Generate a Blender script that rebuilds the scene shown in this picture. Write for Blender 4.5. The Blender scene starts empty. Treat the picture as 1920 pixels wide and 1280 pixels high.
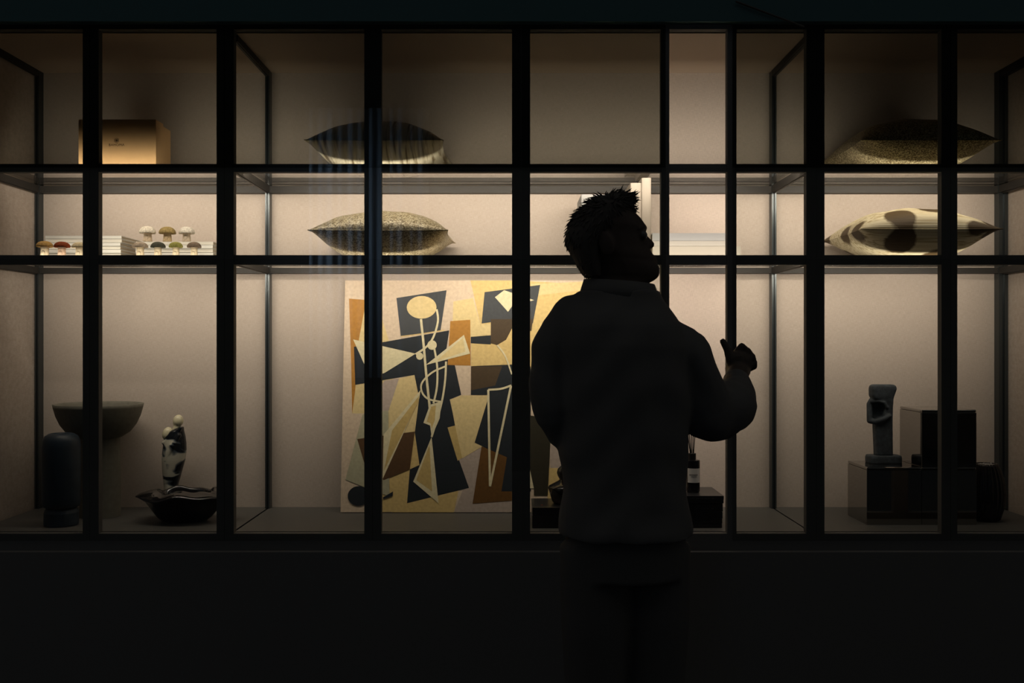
import bpy, bmesh, math, random
from mathutils import Vector, Matrix, Quaternion

random.seed(7)
SC = bpy.context.scene
COL = SC.collection
F = 1900.0            # focal length in pixels of the 1920 wide frame
CZ = 1.38             # eye height

# ------------------------------------------------------------------ camera, world, light, exposure
cam_d = bpy.data.cameras.new('camera')
cam_d.sensor_width = 36.0
cam_d.lens = F * 36.0 / 1920.0
cam_d.clip_start = 0.05
cam = bpy.data.objects.new('camera', cam_d)
COL.objects.link(cam)
cam.location = (0, 0, CZ)
cam.rotation_euler = (math.pi / 2, 0, 0)
SC.camera = cam

world = bpy.data.worlds.new('night')
SC.world = world
world.use_nodes = True
world.node_tree.nodes['Background'].inputs[0].default_value = (1.0, 0.98, 0.94, 1)
world.node_tree.nodes['Background'].inputs[1].default_value = 0.10

SC.view_settings.view_transform = 'Standard'
SC.view_settings.look = 'None'
SC.view_settings.gamma = 1.0
SC.view_settings.exposure = 0.0
SC.view_settings.use_curve_mapping = False

# display unit measures (metres)
YB = 3.90                      # back wall
Z_FLOOR = 0.743
Z_CEIL = 2.413
G1B, G1T = 1.9765, 1.9825      # upper glass shelf
G2B, G2T = 1.6650, 1.6710      # lower glass shelf
POSTS = [(-1.819, -1.803), (-0.941, -0.924), (0.990, 1.008), (1.856, 1.890)]
BAYS = [(-1.803, -0.941), (-0.924, 0.990), (1.008, 1.856)]
LED_Y = 3.468


def area(name, loc, rot, sx, sy, power, color, spread=math.pi):
    l = bpy.data.lights.new(name, 'AREA')
    l.shape = 'RECTANGLE'
    l.size = sx
    l.size_y = sy
    l.energy = power
    l.color = color
    l.spread = spread
    o = bpy.data.objects.new(name, l)
    COL.objects.link(o)
    o.location = loc
    o.rotation_euler = rot
    return o


LEDC = (1.0, 0.86, 0.71)
for i, (a, b) in enumerate(BAYS):
    a2, b2 = (a + 0.12 if i == 0 else a + 0.01), (b - 0.12 if i == 2 else b - 0.01)
    for zz, yy, k, tilt, sp in ((G1B - 0.010, LED_Y, 2.75, 0, 125), (G1B - 0.008, 3.424, 0.85, 60, 112),
                                (G2B - 0.010, LED_Y, 2.3, 15, 128), (G2B - 0.008, 3.424, 0.55, 62, 110)):
        area('led_light', ((a2 + b2) / 2, yy, zz), (math.radians(90 - tilt), 0, 0), b2 - a2, 0.010,
             k * (b2 - a2), LEDC, math.radians(sp))
# added unseen lamp that washes the pleated curtain of the window across the street (only seen mirrored in the glass)
area('street_window_light', (-3.1, -3.25, 2.5), (math.radians(90), 0, math.radians(-118)), 0.3, 2.6, 32, (0.62, 0.80, 1.0), math.radians(100))


# ------------------------------------------------------------------ helpers
def W(px, py, Y):
    return Vector(((px - 960.0) / F * Y, Y, CZ - (py - 640.0) / F * Y))


def lin(c):
    def f(v):
        v /= 255.0
        return v / 12.92 if v <= 0.04045 else ((v + 0.055) / 1.055) ** 2.4
    return (f(c[0]), f(c[1]), f(c[2]))


def mat(name, col, rough=0.6, metal=0.0, spec=0.5, noise=None, bump=None, coat=0.0, sheen=0.0):
    """procedural principled material; noise=(scale, amount), bump=(scale, strength)"""
    m = bpy.data.materials.new(name)
    m.use_nodes = True
    nt = m.node_tree
    b = nt.nodes['Principled BSDF']
    b.inputs['Base Color'].default_value = (*col, 1)
    b.inputs['Roughness'].default_value = rough
    b.inputs['Metallic'].default_value = metal
    b.inputs['Specular IOR Level'].default_value = spec
    b.inputs['Coat Weight'].default_value = coat
    b.inputs['Sheen Weight'].default_value = sheen
    if noise or bump:
        tc = nt.nodes.new('ShaderNodeTexCoord')
    if noise:
        n = nt.nodes.new('ShaderNodeTexNoise')
        n.inputs['Scale'].default_value = noise[0]
        n.inputs['Detail'].default_value = 4
        nt.links.new(tc.outputs['Object'], n.inputs['Vector'])
        r = nt.nodes.new('ShaderNodeValToRGB')
        k = noise[1]
        r.color_ramp.elements[0].position = 0.3
        r.color_ramp.elements[1].position = 0.7
        r.color_ramp.elements[0].color = (*[c * (1 - k) for c in col], 1)
        r.color_ramp.elements[1].color = (*[min(1, c * (1 + k)) for c in col], 1)
        nt.links.new(n.outputs['Fac'], r.inputs['Fac'])
        nt.links.new(r.outputs['Color'], b.inputs['Base Color'])
    if bump:
        n2 = nt.nodes.new('ShaderNodeTexNoise')
        n2.inputs['Scale'].default_value = bump[0]
        n2.inputs['Detail'].default_value = 3
        nt.links.new(tc.outputs['Object'], n2.inputs['Vector'])
        bp = nt.nodes.new('ShaderNodeBump')
        bp.inputs['Strength'].default_value = bump[1]
        bp.inputs['Distance'].default_value = 0.002
        nt.links.new(n2.outputs['Fac'], bp.inputs['Height'])
        nt.links.new(bp.outputs['Normal'], b.inputs['Normal'])
    return m


def glass_mat(name, tint, refl=1.0):
    """thin clear pane: tinted straight-through transmission plus Fresnel mirror reflection"""
    m = bpy.data.materials.new(name)
    m.use_nodes = True
    nt = m.node_tree
    nt.nodes.clear()
    out = nt.nodes.new('ShaderNodeOutputMaterial')
    tr = nt.nodes.new('ShaderNodeBsdfTransparent')
    tr.inputs[0].default_value = (*[t ** 0.5 for t in tint], 1)
    gl = nt.nodes.new('ShaderNodeBsdfGlossy')
    gl.inputs['Color'].default_value = (refl, refl, refl, 1)
    gl.inputs['Roughness'].default_value = 0.0
    geo = nt.nodes.new('ShaderNodeNewGeometry')
    mr = nt.nodes.new('ShaderNodeMapRange')
    mr.inputs['To Min'].default_value = 1.5
    mr.inputs['To Max'].default_value = 1.0 / 1.5
    nt.links.new(geo.outputs['Backfacing'], mr.inputs['Value'])
    fr = nt.nodes.new('ShaderNodeFresnel')
    nt.links.new(mr.outputs['Result'], fr.inputs['IOR'])
    mx = nt.nodes.new('ShaderNodeMixShader')
    nt.links.new(fr.outputs['Fac'], mx.inputs['Fac'])
    nt.links.new(tr.outputs[0], mx.inputs[1])
    nt.links.new(gl.outputs[0], mx.inputs[2])
    nt.links.new(mx.outputs[0], out.inputs['Surface'])
    return m


def link(name, mesh, parent=None):
    o = bpy.data.objects.new(name, mesh)
    COL.objects.link(o)
    if parent is not None:
        o.parent = parent
    return o


def obj(name, bm, m, parent=None, smooth=False, bevel=0.0, kind=None, label=None):
    """link a bmesh (in parent-local coordinates) as ONE mesh object"""
    bmesh.ops.recalc_face_normals(bm, faces=bm.faces)
    if bevel:
        es = [e for e in bm.edges if len(e.link_faces) == 2 and e.calc_face_angle(0) > 0.6]
        bmesh.ops.bevel(bm, geom=es, offset=bevel, segments=2, affect='EDGES', profile=0.5)
    me = bpy.data.meshes.new(name)
    bm.to_mesh(me)
    bm.free()
    for mm in (m if isinstance(m, (list, tuple)) else [m]):
        me.materials.append(mm)
    if smooth:
        for p in me.polygons:
            p.use_smooth = True
    o = link(name, me, parent)
    if kind:
        o['kind'] = kind
    if label:
        o['label'] = label
    return o


def thing(name, label, cat, loc=(0, 0, 0), group=None, rz=0.0):
    o = bpy.data.objects.new(name, None)
    o.empty_display_size = 0.05
    COL.objects.link(o)
    o.location = (loc[0], loc[1], loc[2] + (0.0005 if loc[2] > 0.1 else 0))
    o.rotation_euler = (0, 0, rz)
    o['label'] = label
    o['category'] = cat
    if group:
        o['group'] = group
    return o


def box(bm, x0, x1, y0, y1, z0, z1):
    v = [bm.verts.new(p) for p in ((x0, y0, z0), (x1, y0, z0), (x1, y1, z0), (x0, y1, z0),
                                   (x0, y0, z1), (x1, y0, z1), (x1, y1, z1), (x0, y1, z1))]
    for f in ((0, 3, 2, 1), (4, 5, 6, 7), (0, 1, 5, 4), (1, 2, 6, 5), (2, 3, 7, 6), (3, 0, 4, 7)):
        bm.faces.new([v[i] for i in f])
    return v


def bx(*a):
    bm = bmesh.new()
    box(bm, *a)
    return bm


def loft(bm, rings, cap=True):
    """rings: list of equally long point lists"""
    vs = [[bm.verts.new(p) for p in r] for r in rings]
    n = len(vs[0])
    for a, b in zip(vs[:-1], vs[1:]):
        for i in range(n):
            j = (i + 1) % n
            bm.faces.new((a[i], a[j], b[j], b[i]))
    if cap:
        bm.faces.new(list(reversed(vs[0])))
        bm.faces.new(vs[-1])
    return vs


def lathe(bm, prof, c=(0, 0), seg=32, rad=None):
    """prof: (r, z) list; rad(theta, r, z) optional radius modulation; closed at both ends"""
    rings = []
    for r, z in prof:
        ring = []
        for i in range(seg):
            t = 2 * math.pi * i / seg
            rr = rad(t, r, z) if rad else r
            ring.append((c[0] + rr * math.cos(t), c[1] + rr * math.sin(t), z))
        rings.append(ring)
    return loft(bm, rings)


def tube(bm, pts, radii, seg=10, round_ends=True):
    pts = [Vector(p) for p in pts]
    if not isinstance(radii, (list, tuple)):
        radii = [radii] * len(pts)
    if round_ends:
        d0 = (pts[0] - pts[1]).normalized()
        d1 = (pts[-1] - pts[-2]).normalized()
        head, hr, tail, tr = [], [], [], []
        for k in (0.97, 0.75, 0.42):
            head.append(pts[0] + d0 * radii[0] * k)
            hr.append(radii[0] * math.sqrt(1 - k * k))
        for k in (0.42, 0.75, 0.97):
            tail.append(pts[-1] + d1 * radii[-1] * k)
            tr.append(radii[-1] * math.sqrt(1 - k * k))
        pts = head + pts + tail
        radii = hr + list(radii) + tr
    rings = []
    up = None
    for i, p in enumerate(pts):
        a = pts[max(i - 1, 0)]
        b = pts[min(i + 1, len(pts) - 1)]
        d = (b - a).normalized()
        if up is None:
            up = Vector((0, 0, 1)) if abs(d.z) < 0.9 else Vector((0, 1, 0))
        u = (up - d * up.dot(d)).normalized()
        up = u
        w = d.cross(u)
        rings.append([p + (u * math.cos(2 * math.pi * k / seg) + w * math.sin(2 * math.pi * k / seg)) * radii[i]
                      for k in range(seg)])
    return loft(bm, rings)


def ellipsoid(bm, c, r, rot=None, seg=20, rings=12):
    M = Matrix.Translation(c)
    if rot is not None:
        M = M @ rot.to_4x4()
    M = M @ Matrix.Diagonal((r[0], r[1], r[2], 1))
    bmesh.ops.create_uvsphere(bm, u_segments=seg, v_segments=rings, radius=1.0, matrix=M)


def remesh(bm, voxel, smooth=4, factor=0.5):
    """union of overlapping closed shapes -> one continuous smooth surface (returns a bmesh)"""
    bmesh.ops.recalc_face_normals(bm, faces=bm.faces)
    me = bpy.data.meshes.new('tmp')
    bm.to_mesh(me)
    bm.free()
    o = bpy.data.objects.new('tmp', me)
    COL.objects.link(o)
    r = o.modifiers.new('r', 'REMESH')
    r.mode = 'VOXEL'
    r.voxel_size = voxel
    if smooth:
        s = o.modifiers.new('s', 'SMOOTH')
        s.factor = factor
        s.iterations = smooth
    dg = bpy.context.evaluated_depsgraph_get()
    dg.update()
    me2 = bpy.data.meshes.new_from_object(o.evaluated_get(dg))
    bpy.data.objects.remove(o)
    bpy.data.meshes.remove(me)
    b2 = bmesh.new()
    b2.from_mesh(me2)
    bpy.data.meshes.remove(me2)
    return b2


def subdivided(bm, levels=1):
    me = bpy.data.meshes.new('tmp')
    bmesh.ops.recalc_face_normals(bm, faces=bm.faces)
    bm.to_mesh(me)
    bm.free()
    o = bpy.data.objects.new('tmp', me)
    COL.objects.link(o)
    s = o.modifiers.new('s', 'SUBSURF')
    s.levels = levels
    dg = bpy.context.evaluated_depsgraph_get()
    dg.update()
    me2 = bpy.data.meshes.new_from_object(o.evaluated_get(dg))
    bpy.data.objects.remove(o)
    bpy.data.meshes.remove(me)
    b2 = bmesh.new()
    b2.from_mesh(me2)
    bpy.data.meshes.remove(me2)
    return b2


def shift(bm, v):
    bmesh.ops.translate(bm, verts=bm.verts, vec=v)
    return bm


def structure(name, bm, m, label, parent=None, **k):
    o = obj(name, bm, m, parent, **k)
    o['kind'] = 'structure'
    o['label'] = label
    o['category'] = name.split('_')[0]
    return o


# ------------------------------------------------------------------ materials
M = {}
M['frame'] = mat('black_steel', (0.12, 0.118, 0.115), 0.7, 0, 0.05)
M['dado'] = mat('black_dado', (0.12, 0.118, 0.113), 0.7, 0, 0.1)
M['fascia'] = mat('teal_fascia', (0.05, 0.10, 0.108), 0.7, 0, 0.1)
M['pavement'] = mat('pavement', (0.08, 0.08, 0.08), 0.9, noise=(8, 0.3))
M['render_wall'] = mat('street_render', (0.022, 0.024, 0.026), 0.9, noise=(3, 0.2))
M['curtain'] = mat('curtain_cloth', (0.35, 0.42, 0.5), 0.8)
M['rail'] = mat('bronze_grey_metal', (0.034, 0.031, 0.028), 0.5, 0.1, 0.3)
M['post'] = mat('blue_grey_metal', (0.06, 0.07, 0.075), 0.32, 0.6, 0.4)
M['panel'] = mat('ceiling_panel', (0.42, 0.33, 0.255), 0.7)
M['floor_panel'] = mat('floor_panel', (0.10, 0.097, 0.09), 0.5, 0, 0.3)
M['cabinet'] = mat('cabinet_dark', (0.03, 0.03, 0.03), 0.6)
M['led'] = mat('led_channel', (0.5, 0.5, 0.48), 0.5)
M['shelf_glass'] = glass_mat('shelf_glass', (0.93, 0.95, 0.94))


def fabric_wall():
    m = mat('wall_fabric', (0.62, 0.545, 0.475), 0.9, 0, 0.1)
    nt = m.node_tree
    b = nt.nodes['Principled BSDF']
    tc = nt.nodes.new('ShaderNodeTexCoord')
    facs = []
    for sc in ((60, 60, 700), (700, 60, 60)):
        mp = nt.nodes.new('ShaderNodeMapping')
        mp.inputs['Scale'].default_value = sc
        nt.links.new(tc.outputs['Object'], mp.inputs['Vector'])
        n = nt.nodes.new('ShaderNodeTexNoise')
        n.inputs['Scale'].default_value = 1.0
        n.inputs['Detail'].default_value = 3
        nt.links.new(mp.outputs[0], n.inputs['Vector'])
        facs.append(n.outputs['Fac'])
    ad = nt.nodes.new('ShaderNodeMath')
    ad.operation = 'ADD'
    nt.links.new(facs[0], ad.inputs[0])
    nt.links.new(facs[1], ad.inputs[1])
    r = nt.nodes.new('ShaderNodeValToRGB')
    r.color_ramp.elements[0].position = 0.7
    r.color_ramp.elements[1].position = 1.3 / 1.0 if False else 1.0
    mr = nt.nodes.new('ShaderNodeMapRange')
    mr.inputs['From Min'].default_value = 0.7
    mr.inputs['From Max'].default_value = 1.3
    nt.links.new(ad.outputs[0], mr.inputs['Value'])
    r.color_ramp.elements[0].position = 0.0
    r.color_ramp.elements[0].color = (0.43, 0.365, 0.315, 1)
    r.color_ramp.elements[1].color = (0.55, 0.475, 0.415, 1)
    nt.links.new(mr.outputs[0], r.inputs['Fac'])
    nt.links.new(r.outputs['Color'], b.inputs['Base Color'])
    bp = nt.nodes.new('ShaderNodeBump')
    bp.inputs['Strength'].default_value = 0.15
    bp.inputs['Distance'].default_value = 0.001
    nt.links.new(ad.outputs[0], bp.inputs['Height'])
    nt.links.new(bp.outputs['Normal'], b.inputs['Normal'])
    return m


M['fabric'] = fabric_wall()

# ------------------------------------------------------------------ setting
structure('floor', bx(-9, 9, -4.6, 6, -0.1, 0), M['pavement'], 'dark street pavement in front of the shop window')
structure('wall_back', bx(-1.95, 2.02, YB, YB + 0.06, 0.0, 4.2), M['fabric'],
          'warm beige woven fabric wall behind the lit shelves')
structure('wall_front', bx(-9, 9, 3.27, 3.33, 0, 0.700), M['dado'], 'black dado wall below the shop window')
structure('trim_1', bx(-9, 9, 3.27, 3.36, 2.413, 4.2), M['fascia'], 'dark teal fascia board above the window frame')
structure('wall_opposite', bx(-9, 9, -4.6, -4.2, 0, 7), M['render_wall'], 'dark house front across the street')

structure('wall_left', bx(-9, -1.952, 3.365, 3.96, 0, 4.2), M['render_wall'], 'dark wall beyond the left end of the lit shelves')
structure('wall_right', bx(2.022, 9, 3.365, 3.96, 0, 4.2), M['render_wall'], 'dark wall beyond the right end of the lit shelves')
# shop window: frame, mullions, transoms, panes
win = link('window_1', bpy.data.meshes.new('window_1'))
FY0, FY1 = 3.300, 3.330
S0 = F / FY0
S1 = F / FY1


def fx(px, y):
    return (px - 960) / F * y


def fz(py, y):
    return CZ - (py - 640) / F * y


MULL = [(155, 192), (406, 443), (683, 717), (960, 994), (1237, 1255), (1360, 1381), (1507, 1546), (1758, 1795)]
TRANS = [(307, 325), (478, 497)]
bmf = bmesh.new()
box(bmf, -2.35, 2.40, FY0, FY1, fz(60, FY1), 2.413)
box(bmf, -2.35, 2.40, FY0, FY1, 0.700, fz(997, FY1))
box(bmf, -2.35, -2.28, FY0, FY1, 0.7, 2.413)
box(bmf, 2.33, 2.40, FY0, FY1, 0.7, 2.413)
bmesh.ops.recalc_face_normals(bmf, faces=bmf.faces)
bmf.to_mesh(win.data)
bmf.free()
win.data.materials.append(M['frame'])
win['kind'] = 'structure'
win['category'] = 'window'
win['label'] = 'black steel grid window frame across the whole shop front'
zlo, zhi = fz(997, FY1), fz(60, FY1)
mx = []
for a, b in MULL:
    xa = fx(a, FY0 if a < 960 else FY1)
    xb = fx(b, FY1 if b < 960 else FY0)
    if b > 960 > a or a == 960:
        xa, xb = fx(a, FY0), fx(b, FY0)
    mx.append((xa, xb))
    obj('mullion', bx(xa, xb, FY0, FY1, zlo, zhi), M['frame'], win)
tz = []
for a, b in TRANS:
    tz.append((fz(b, FY1), fz(a, FY0)))
edges = [-2.28] + [(a + b) / 2 for a, b in mx] + [2.33]
for (z0, z1) in tz:
    spans = [-2.28] + [v for ab in mx for v in ab] + [2.33]
    for i in range(0, len(spans), 2):
        obj('transom', bx(spans[i], spans[i + 1], FY0 + 0.002, FY1 - 0.002, z0, z1), M['frame'], win)
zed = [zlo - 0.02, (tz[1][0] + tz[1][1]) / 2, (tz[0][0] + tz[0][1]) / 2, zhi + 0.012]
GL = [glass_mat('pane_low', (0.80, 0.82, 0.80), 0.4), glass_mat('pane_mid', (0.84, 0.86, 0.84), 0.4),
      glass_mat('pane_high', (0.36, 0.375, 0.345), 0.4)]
for i in range(len(edges) - 1):
    if i == 5:
        continue                                     # the narrow opened light has no glass in it
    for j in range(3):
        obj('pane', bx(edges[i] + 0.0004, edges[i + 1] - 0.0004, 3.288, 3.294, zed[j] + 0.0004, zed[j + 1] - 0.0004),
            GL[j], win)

# slim stay on the fascia above the opened light
tag_b = bmesh.new()
tube(tag_b, [W(1381, 3, 3.262), W(1506, 50, 3.262)], 0.0035, 8)
st = obj('metal_stay', tag_b, M['rail'])
st['label'] = 'slim grey metal stay slanting across the fascia above the narrow opening'
st['category'] = 'stay'

# curtain across the street, mirrored in the window glass
bmc = bmesh.new()
NP = 90
front, back = [], []
for i in range(NP + 1):
    x = -2.12 + 1.25 * i / NP
    dy = 0.014 * math.sin(i * 0.83) + 0.012 * math.sin(i * 0.37 + 1)
    front.append((x, -4.02 + dy))
for zz in (0,):
    vs0 = [bmc.verts.new((x, y, 1.0)) for x, y in front]
    vs1 = [bmc.verts.new((x, y, 3.82)) for x, y in front]
    vb0 = [bmc.verts.new((x, y - 0.006, 1.0)) for x, y in front]
    vb1 = [bmc.verts.new((x, y - 0.006, 3.82)) for x, y in front]
    for i in range(NP):
        bmc.faces.new((vs0[i], vs0[i + 1], vs1[i + 1], vs1[i]))
        bmc.faces.new((vb0[i + 1], vb0[i], vb1[i], vb1[i + 1]))
        bmc.faces.new((vs1[i], vs1[i + 1], vb1[i + 1], vb1[i]))
        bmc.faces.new((vb0[i], vb0[i + 1], vs0[i + 1], vs0[i]))
cu = obj('curtain', bmc, M['curtain'], smooth=True)
cu['label'] = 'pale blue pleated curtain across the street mirrored faintly in the glass'
cu['category'] = 'curtain'

# ------------------------------------------------------------------ shelving unit
unit = thing('shelving_unit', 'wide metal shelving unit with glass shelves and hidden light strips behind the window',
             'shelving', (0, 3.65, 0))
OFF = Vector((0, -3.65, 0))


def up(name, bm, m, **k):
    return obj(name, shift(bm, OFF), m, unit, **k)


for i, (a, b) in enumerate(POSTS):
    bm = bmesh.new()
    # grooved profile: two flanges and a recessed web
    w = (b - a)
    box(bm, a, a + w * 0.36, 3.862, YB, Z_FLOOR, Z_CEIL)
    box(bm, b - w * 0.36, b, 3.862, YB, Z_FLOOR, Z_CEIL)
    box(bm, a + w * 0.36, b - w * 0.36, 3.870, YB, Z_FLOOR, Z_CEIL)
    up('post', bm, M['post'])
    for (zt, h) in ((G1B - 0.002, 0.027), (G2B - 0.002, 0.024), (Z_CEIL, 0.022)):
        bm = bmesh.new()
        box(bm, a, b, 3.414, 3.861, zt - h, zt)
        box(bm, a + w * 0.3, b - w * 0.3, 3.416, 3.859, zt - h - 0.003, zt - h)
        up('side_rail', bm, M['rail'])
for (a, b) in BAYS:
    for (zb, h) in ((G1B, 0.027), (G2B, 0.0225)):
        up('back_rail', bx(a, b, 3.870, 3.898, zb - 0.002 - h, zb - 0.003), M['rail'])
        up('front_rail', bx(a, b, 3.402, 3.413, zb - h - 0.004, zb - 0.001), M['rail'])
        up('led_channel', bx(a + 0.01, b - 0.01, 3.4135, 3.4200, zb - 0.022, zb - 0.004), M['led'])
        up('glass_shelf', bx(a + 0.002, b - 0.002, 3.438, 3.868, zb, zb + 0.006), M['shelf_glass'])
    up('ceiling_panel', bx(a, b, 3.40, YB, Z_CEIL, Z_CEIL + 0.03), M['panel'])
    up('floor_panel', bx(a - 0.012, b + 0.012, 3.40, YB, Z_FLOOR - 0.02, Z_FLOOR), M['floor_panel'])
for x0, x1 in ((-1.862, -1.822), (1.893, 1.933)):
    up('side_panel', bx(x0, x1, 3.40, YB, 0.0, Z_CEIL + 0.03), M['fabric'])
up('base_cabinet', bx(-1.821, 1.892, 3.42, YB, 0.0, Z_FLOOR - 0.021), M['cabinet'])


# ------------------------------------------------------------------ cushions
def speckle_mat(name, base, dark, lite, scale, metal=0.25, rough=0.45):
    m = mat(name, base, rough, metal, 0.5)
    nt = m.node_tree
    b = nt.nodes['Principled BSDF']
    tc = nt.nodes.new('ShaderNodeTexCoord')
    v = nt.nodes.new('ShaderNodeTexVoronoi')
    v.inputs['Scale'].default_value = scale
    nt.links.new(tc.outputs['Object'], v.inputs['Vector'])
    sep = nt.nodes.new('ShaderNodeSeparateColor')
    nt.links.new(v.outputs['Color'], sep.inputs[0])
    r = nt.nodes.new('ShaderNodeValToRGB')
    r.color_ramp.elements[0].position = 0.1
    r.color_ramp.elements[0].color = (*dark, 1)
    r.color_ramp.elements[1].position = 0.95
    r.color_ramp.elements[1].color = (*lite, 1)
    e = r.color_ramp.elements.new(0.5)
    e.color = (*base, 1)
    nt.links.new(sep.outputs[0], r.inputs['Fac'])
    nt.links.new(r.outputs['Color'], b.inputs['Base Color'])
    bp = nt.nodes.new('ShaderNodeBump')
    bp.inputs['Strength'].default_value = 0.8
    bp.inputs['Distance'].default_value = 0.002
    nt.links.new(sep.outputs[1], bp.inputs['Height'])
    nt.links.new(bp.outputs['Normal'], b.inputs['Normal'])
    return m


def spotted_mat():
    m = mat('spotted_velvet', (0.7, 0.6, 0.4), 0.6, 0, 0.3)
    nt = m.node_tree
    b = nt.nodes['Principled BSDF']
    tc = nt.nodes.new('ShaderNodeTexCoord')
    wv = nt.nodes.new('ShaderNodeMapping')
    wv.inputs['Scale'].default_value = (3, 170, 170)
    nt.links.new(tc.outputs['Object'], wv.inputs['Vector'])
    n = nt.nodes.new('ShaderNodeTexNoise')
    n.inputs['Scale'].default_value = 1.0
    n.inputs['Detail'].default_value = 2
    nt.links.new(wv.outputs[0], n.inputs['Vector'])
    stripes = nt.nodes.new('ShaderNodeValToRGB')
    stripes.color_ramp.elements[0].position = 0.35
    stripes.color_ramp.elements[0].color = (0.42, 0.33, 0.17, 1)
    stripes.color_ramp.elements[1].position = 0.52
    stripes.color_ramp.elements[1].color = (0.78, 0.69, 0.48, 1)
    nt.links.new(n.outputs['Fac'], stripes.inputs['Fac'])
    vo = nt.nodes.new('ShaderNodeTexVoronoi')
    vo.voronoi_dimensions = '2D'
    vo.inputs['Scale'].default_value = 8.0
    vo.inputs['Randomness'].default_value = 0.7
    mp = nt.nodes.new('ShaderNodeMapping')
    mp.inputs['Scale'].default_value = (0.85, 0.85, 0.0)
    mp.inputs['Location'].default_value = (0.13, 0.05, 0.0)
    nt.links.new(tc.outputs['Object'], mp.inputs['Vector'])
    nt.links.new(mp.outputs[0], vo.inputs['Vector'])
    n3 = nt.nodes.new('ShaderNodeTexNoise')
    n3.inputs['Scale'].default_value = 40
    nt.links.new(tc.outputs['Object'], n3.inputs['Vector'])
    sm = nt.nodes.new('ShaderNodeMath')
    sm.operation = 'MULTIPLY_ADD'
    sm.inputs[1].default_value = 0.12
    nt.links.new(n3.outputs['Fac'], sm.inputs[0])
    nt.links.new(vo.outputs['Distance'], sm.inputs[2])
    spot = nt.nodes.new('ShaderNodeValToRGB')
    spot.color_ramp.elements[0].position = 0.38
    spot.color_ramp.elements[0].color = (1, 1, 1, 1)
    spot.color_ramp.elements[1].position = 0.45
    spot.color_ramp.elements[1].color = (0, 0, 0, 1)
    nt.links.new(sm.outputs[0], spot.inputs['Fac'])
    mix = nt.nodes.new('ShaderNodeMix')
    mix.data_type = 'RGBA'
    nt.links.new(spot.outputs['Color'], mix.inputs['Factor'])
    nt.links.new(stripes.outputs['Color'], mix.inputs['A'])
    mix.inputs['B'].default_value = (0.10, 0.065, 0.03, 1)
    nt.links.new(mix.outputs['Result'], b.inputs['Base Color'])
    bp = nt.nodes.new('ShaderNodeBump')
    bp.inputs['Strength'].default_value = 0.5
    bp.inputs['Distance'].default_value = 0.003
    nt.links.new(n.outputs['Fac'], bp.inputs['Height'])
    nt.links.new(bp.outputs['Normal'], b.inputs['Normal'])
    return m


def satin_mat():
    m = mat('creased_satin', (0.40, 0.36, 0.28), 0.45, 0.0, 0.5)
    nt = m.node_tree
    b = nt.nodes['Principled BSDF']
    tc = nt.nodes.new('ShaderNodeTexCoord')
    mp = nt.nodes.new('ShaderNodeMapping')
    mp.inputs['Scale'].default_value = (90, 6, 5)
    nt.links.new(tc.outputs['Object'], mp.inputs['Vector'])
    n = nt.nodes.new('ShaderNodeTexNoise')
    n.inputs['Scale'].default_value = 1.0
    n.inputs['Detail'].default_value = 3
    nt.links.new(mp.outputs[0], n.inputs['Vector'])
    r = nt.nodes.new('ShaderNodeValToRGB')
    r.color_ramp.elements[0].position = 0.33
    r.color_ramp.elements[0].color = (0.16, 0.11, 0.05, 1)
    r.color_ramp.elements[1].position = 0.5
    r.color_ramp.elements[1].color = (0.62, 0.56, 0.44, 1)
    nt.links.new(n.outputs['Fac'], r.inputs['Fac'])
    nt.links.new(r.outputs['Color'], b.inputs['Base Color'])
    bp = nt.nodes.new('ShaderNodeBump')
    bp.inputs['Strength'].default_value = 0.6
    bp.inputs['Distance'].default_value = 0.004
    nt.links.new(n.outputs['Fac'], bp.inputs['Height'])
    nt.links.new(bp.outputs['Normal'], b.inputs['Normal'])
    return m


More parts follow.
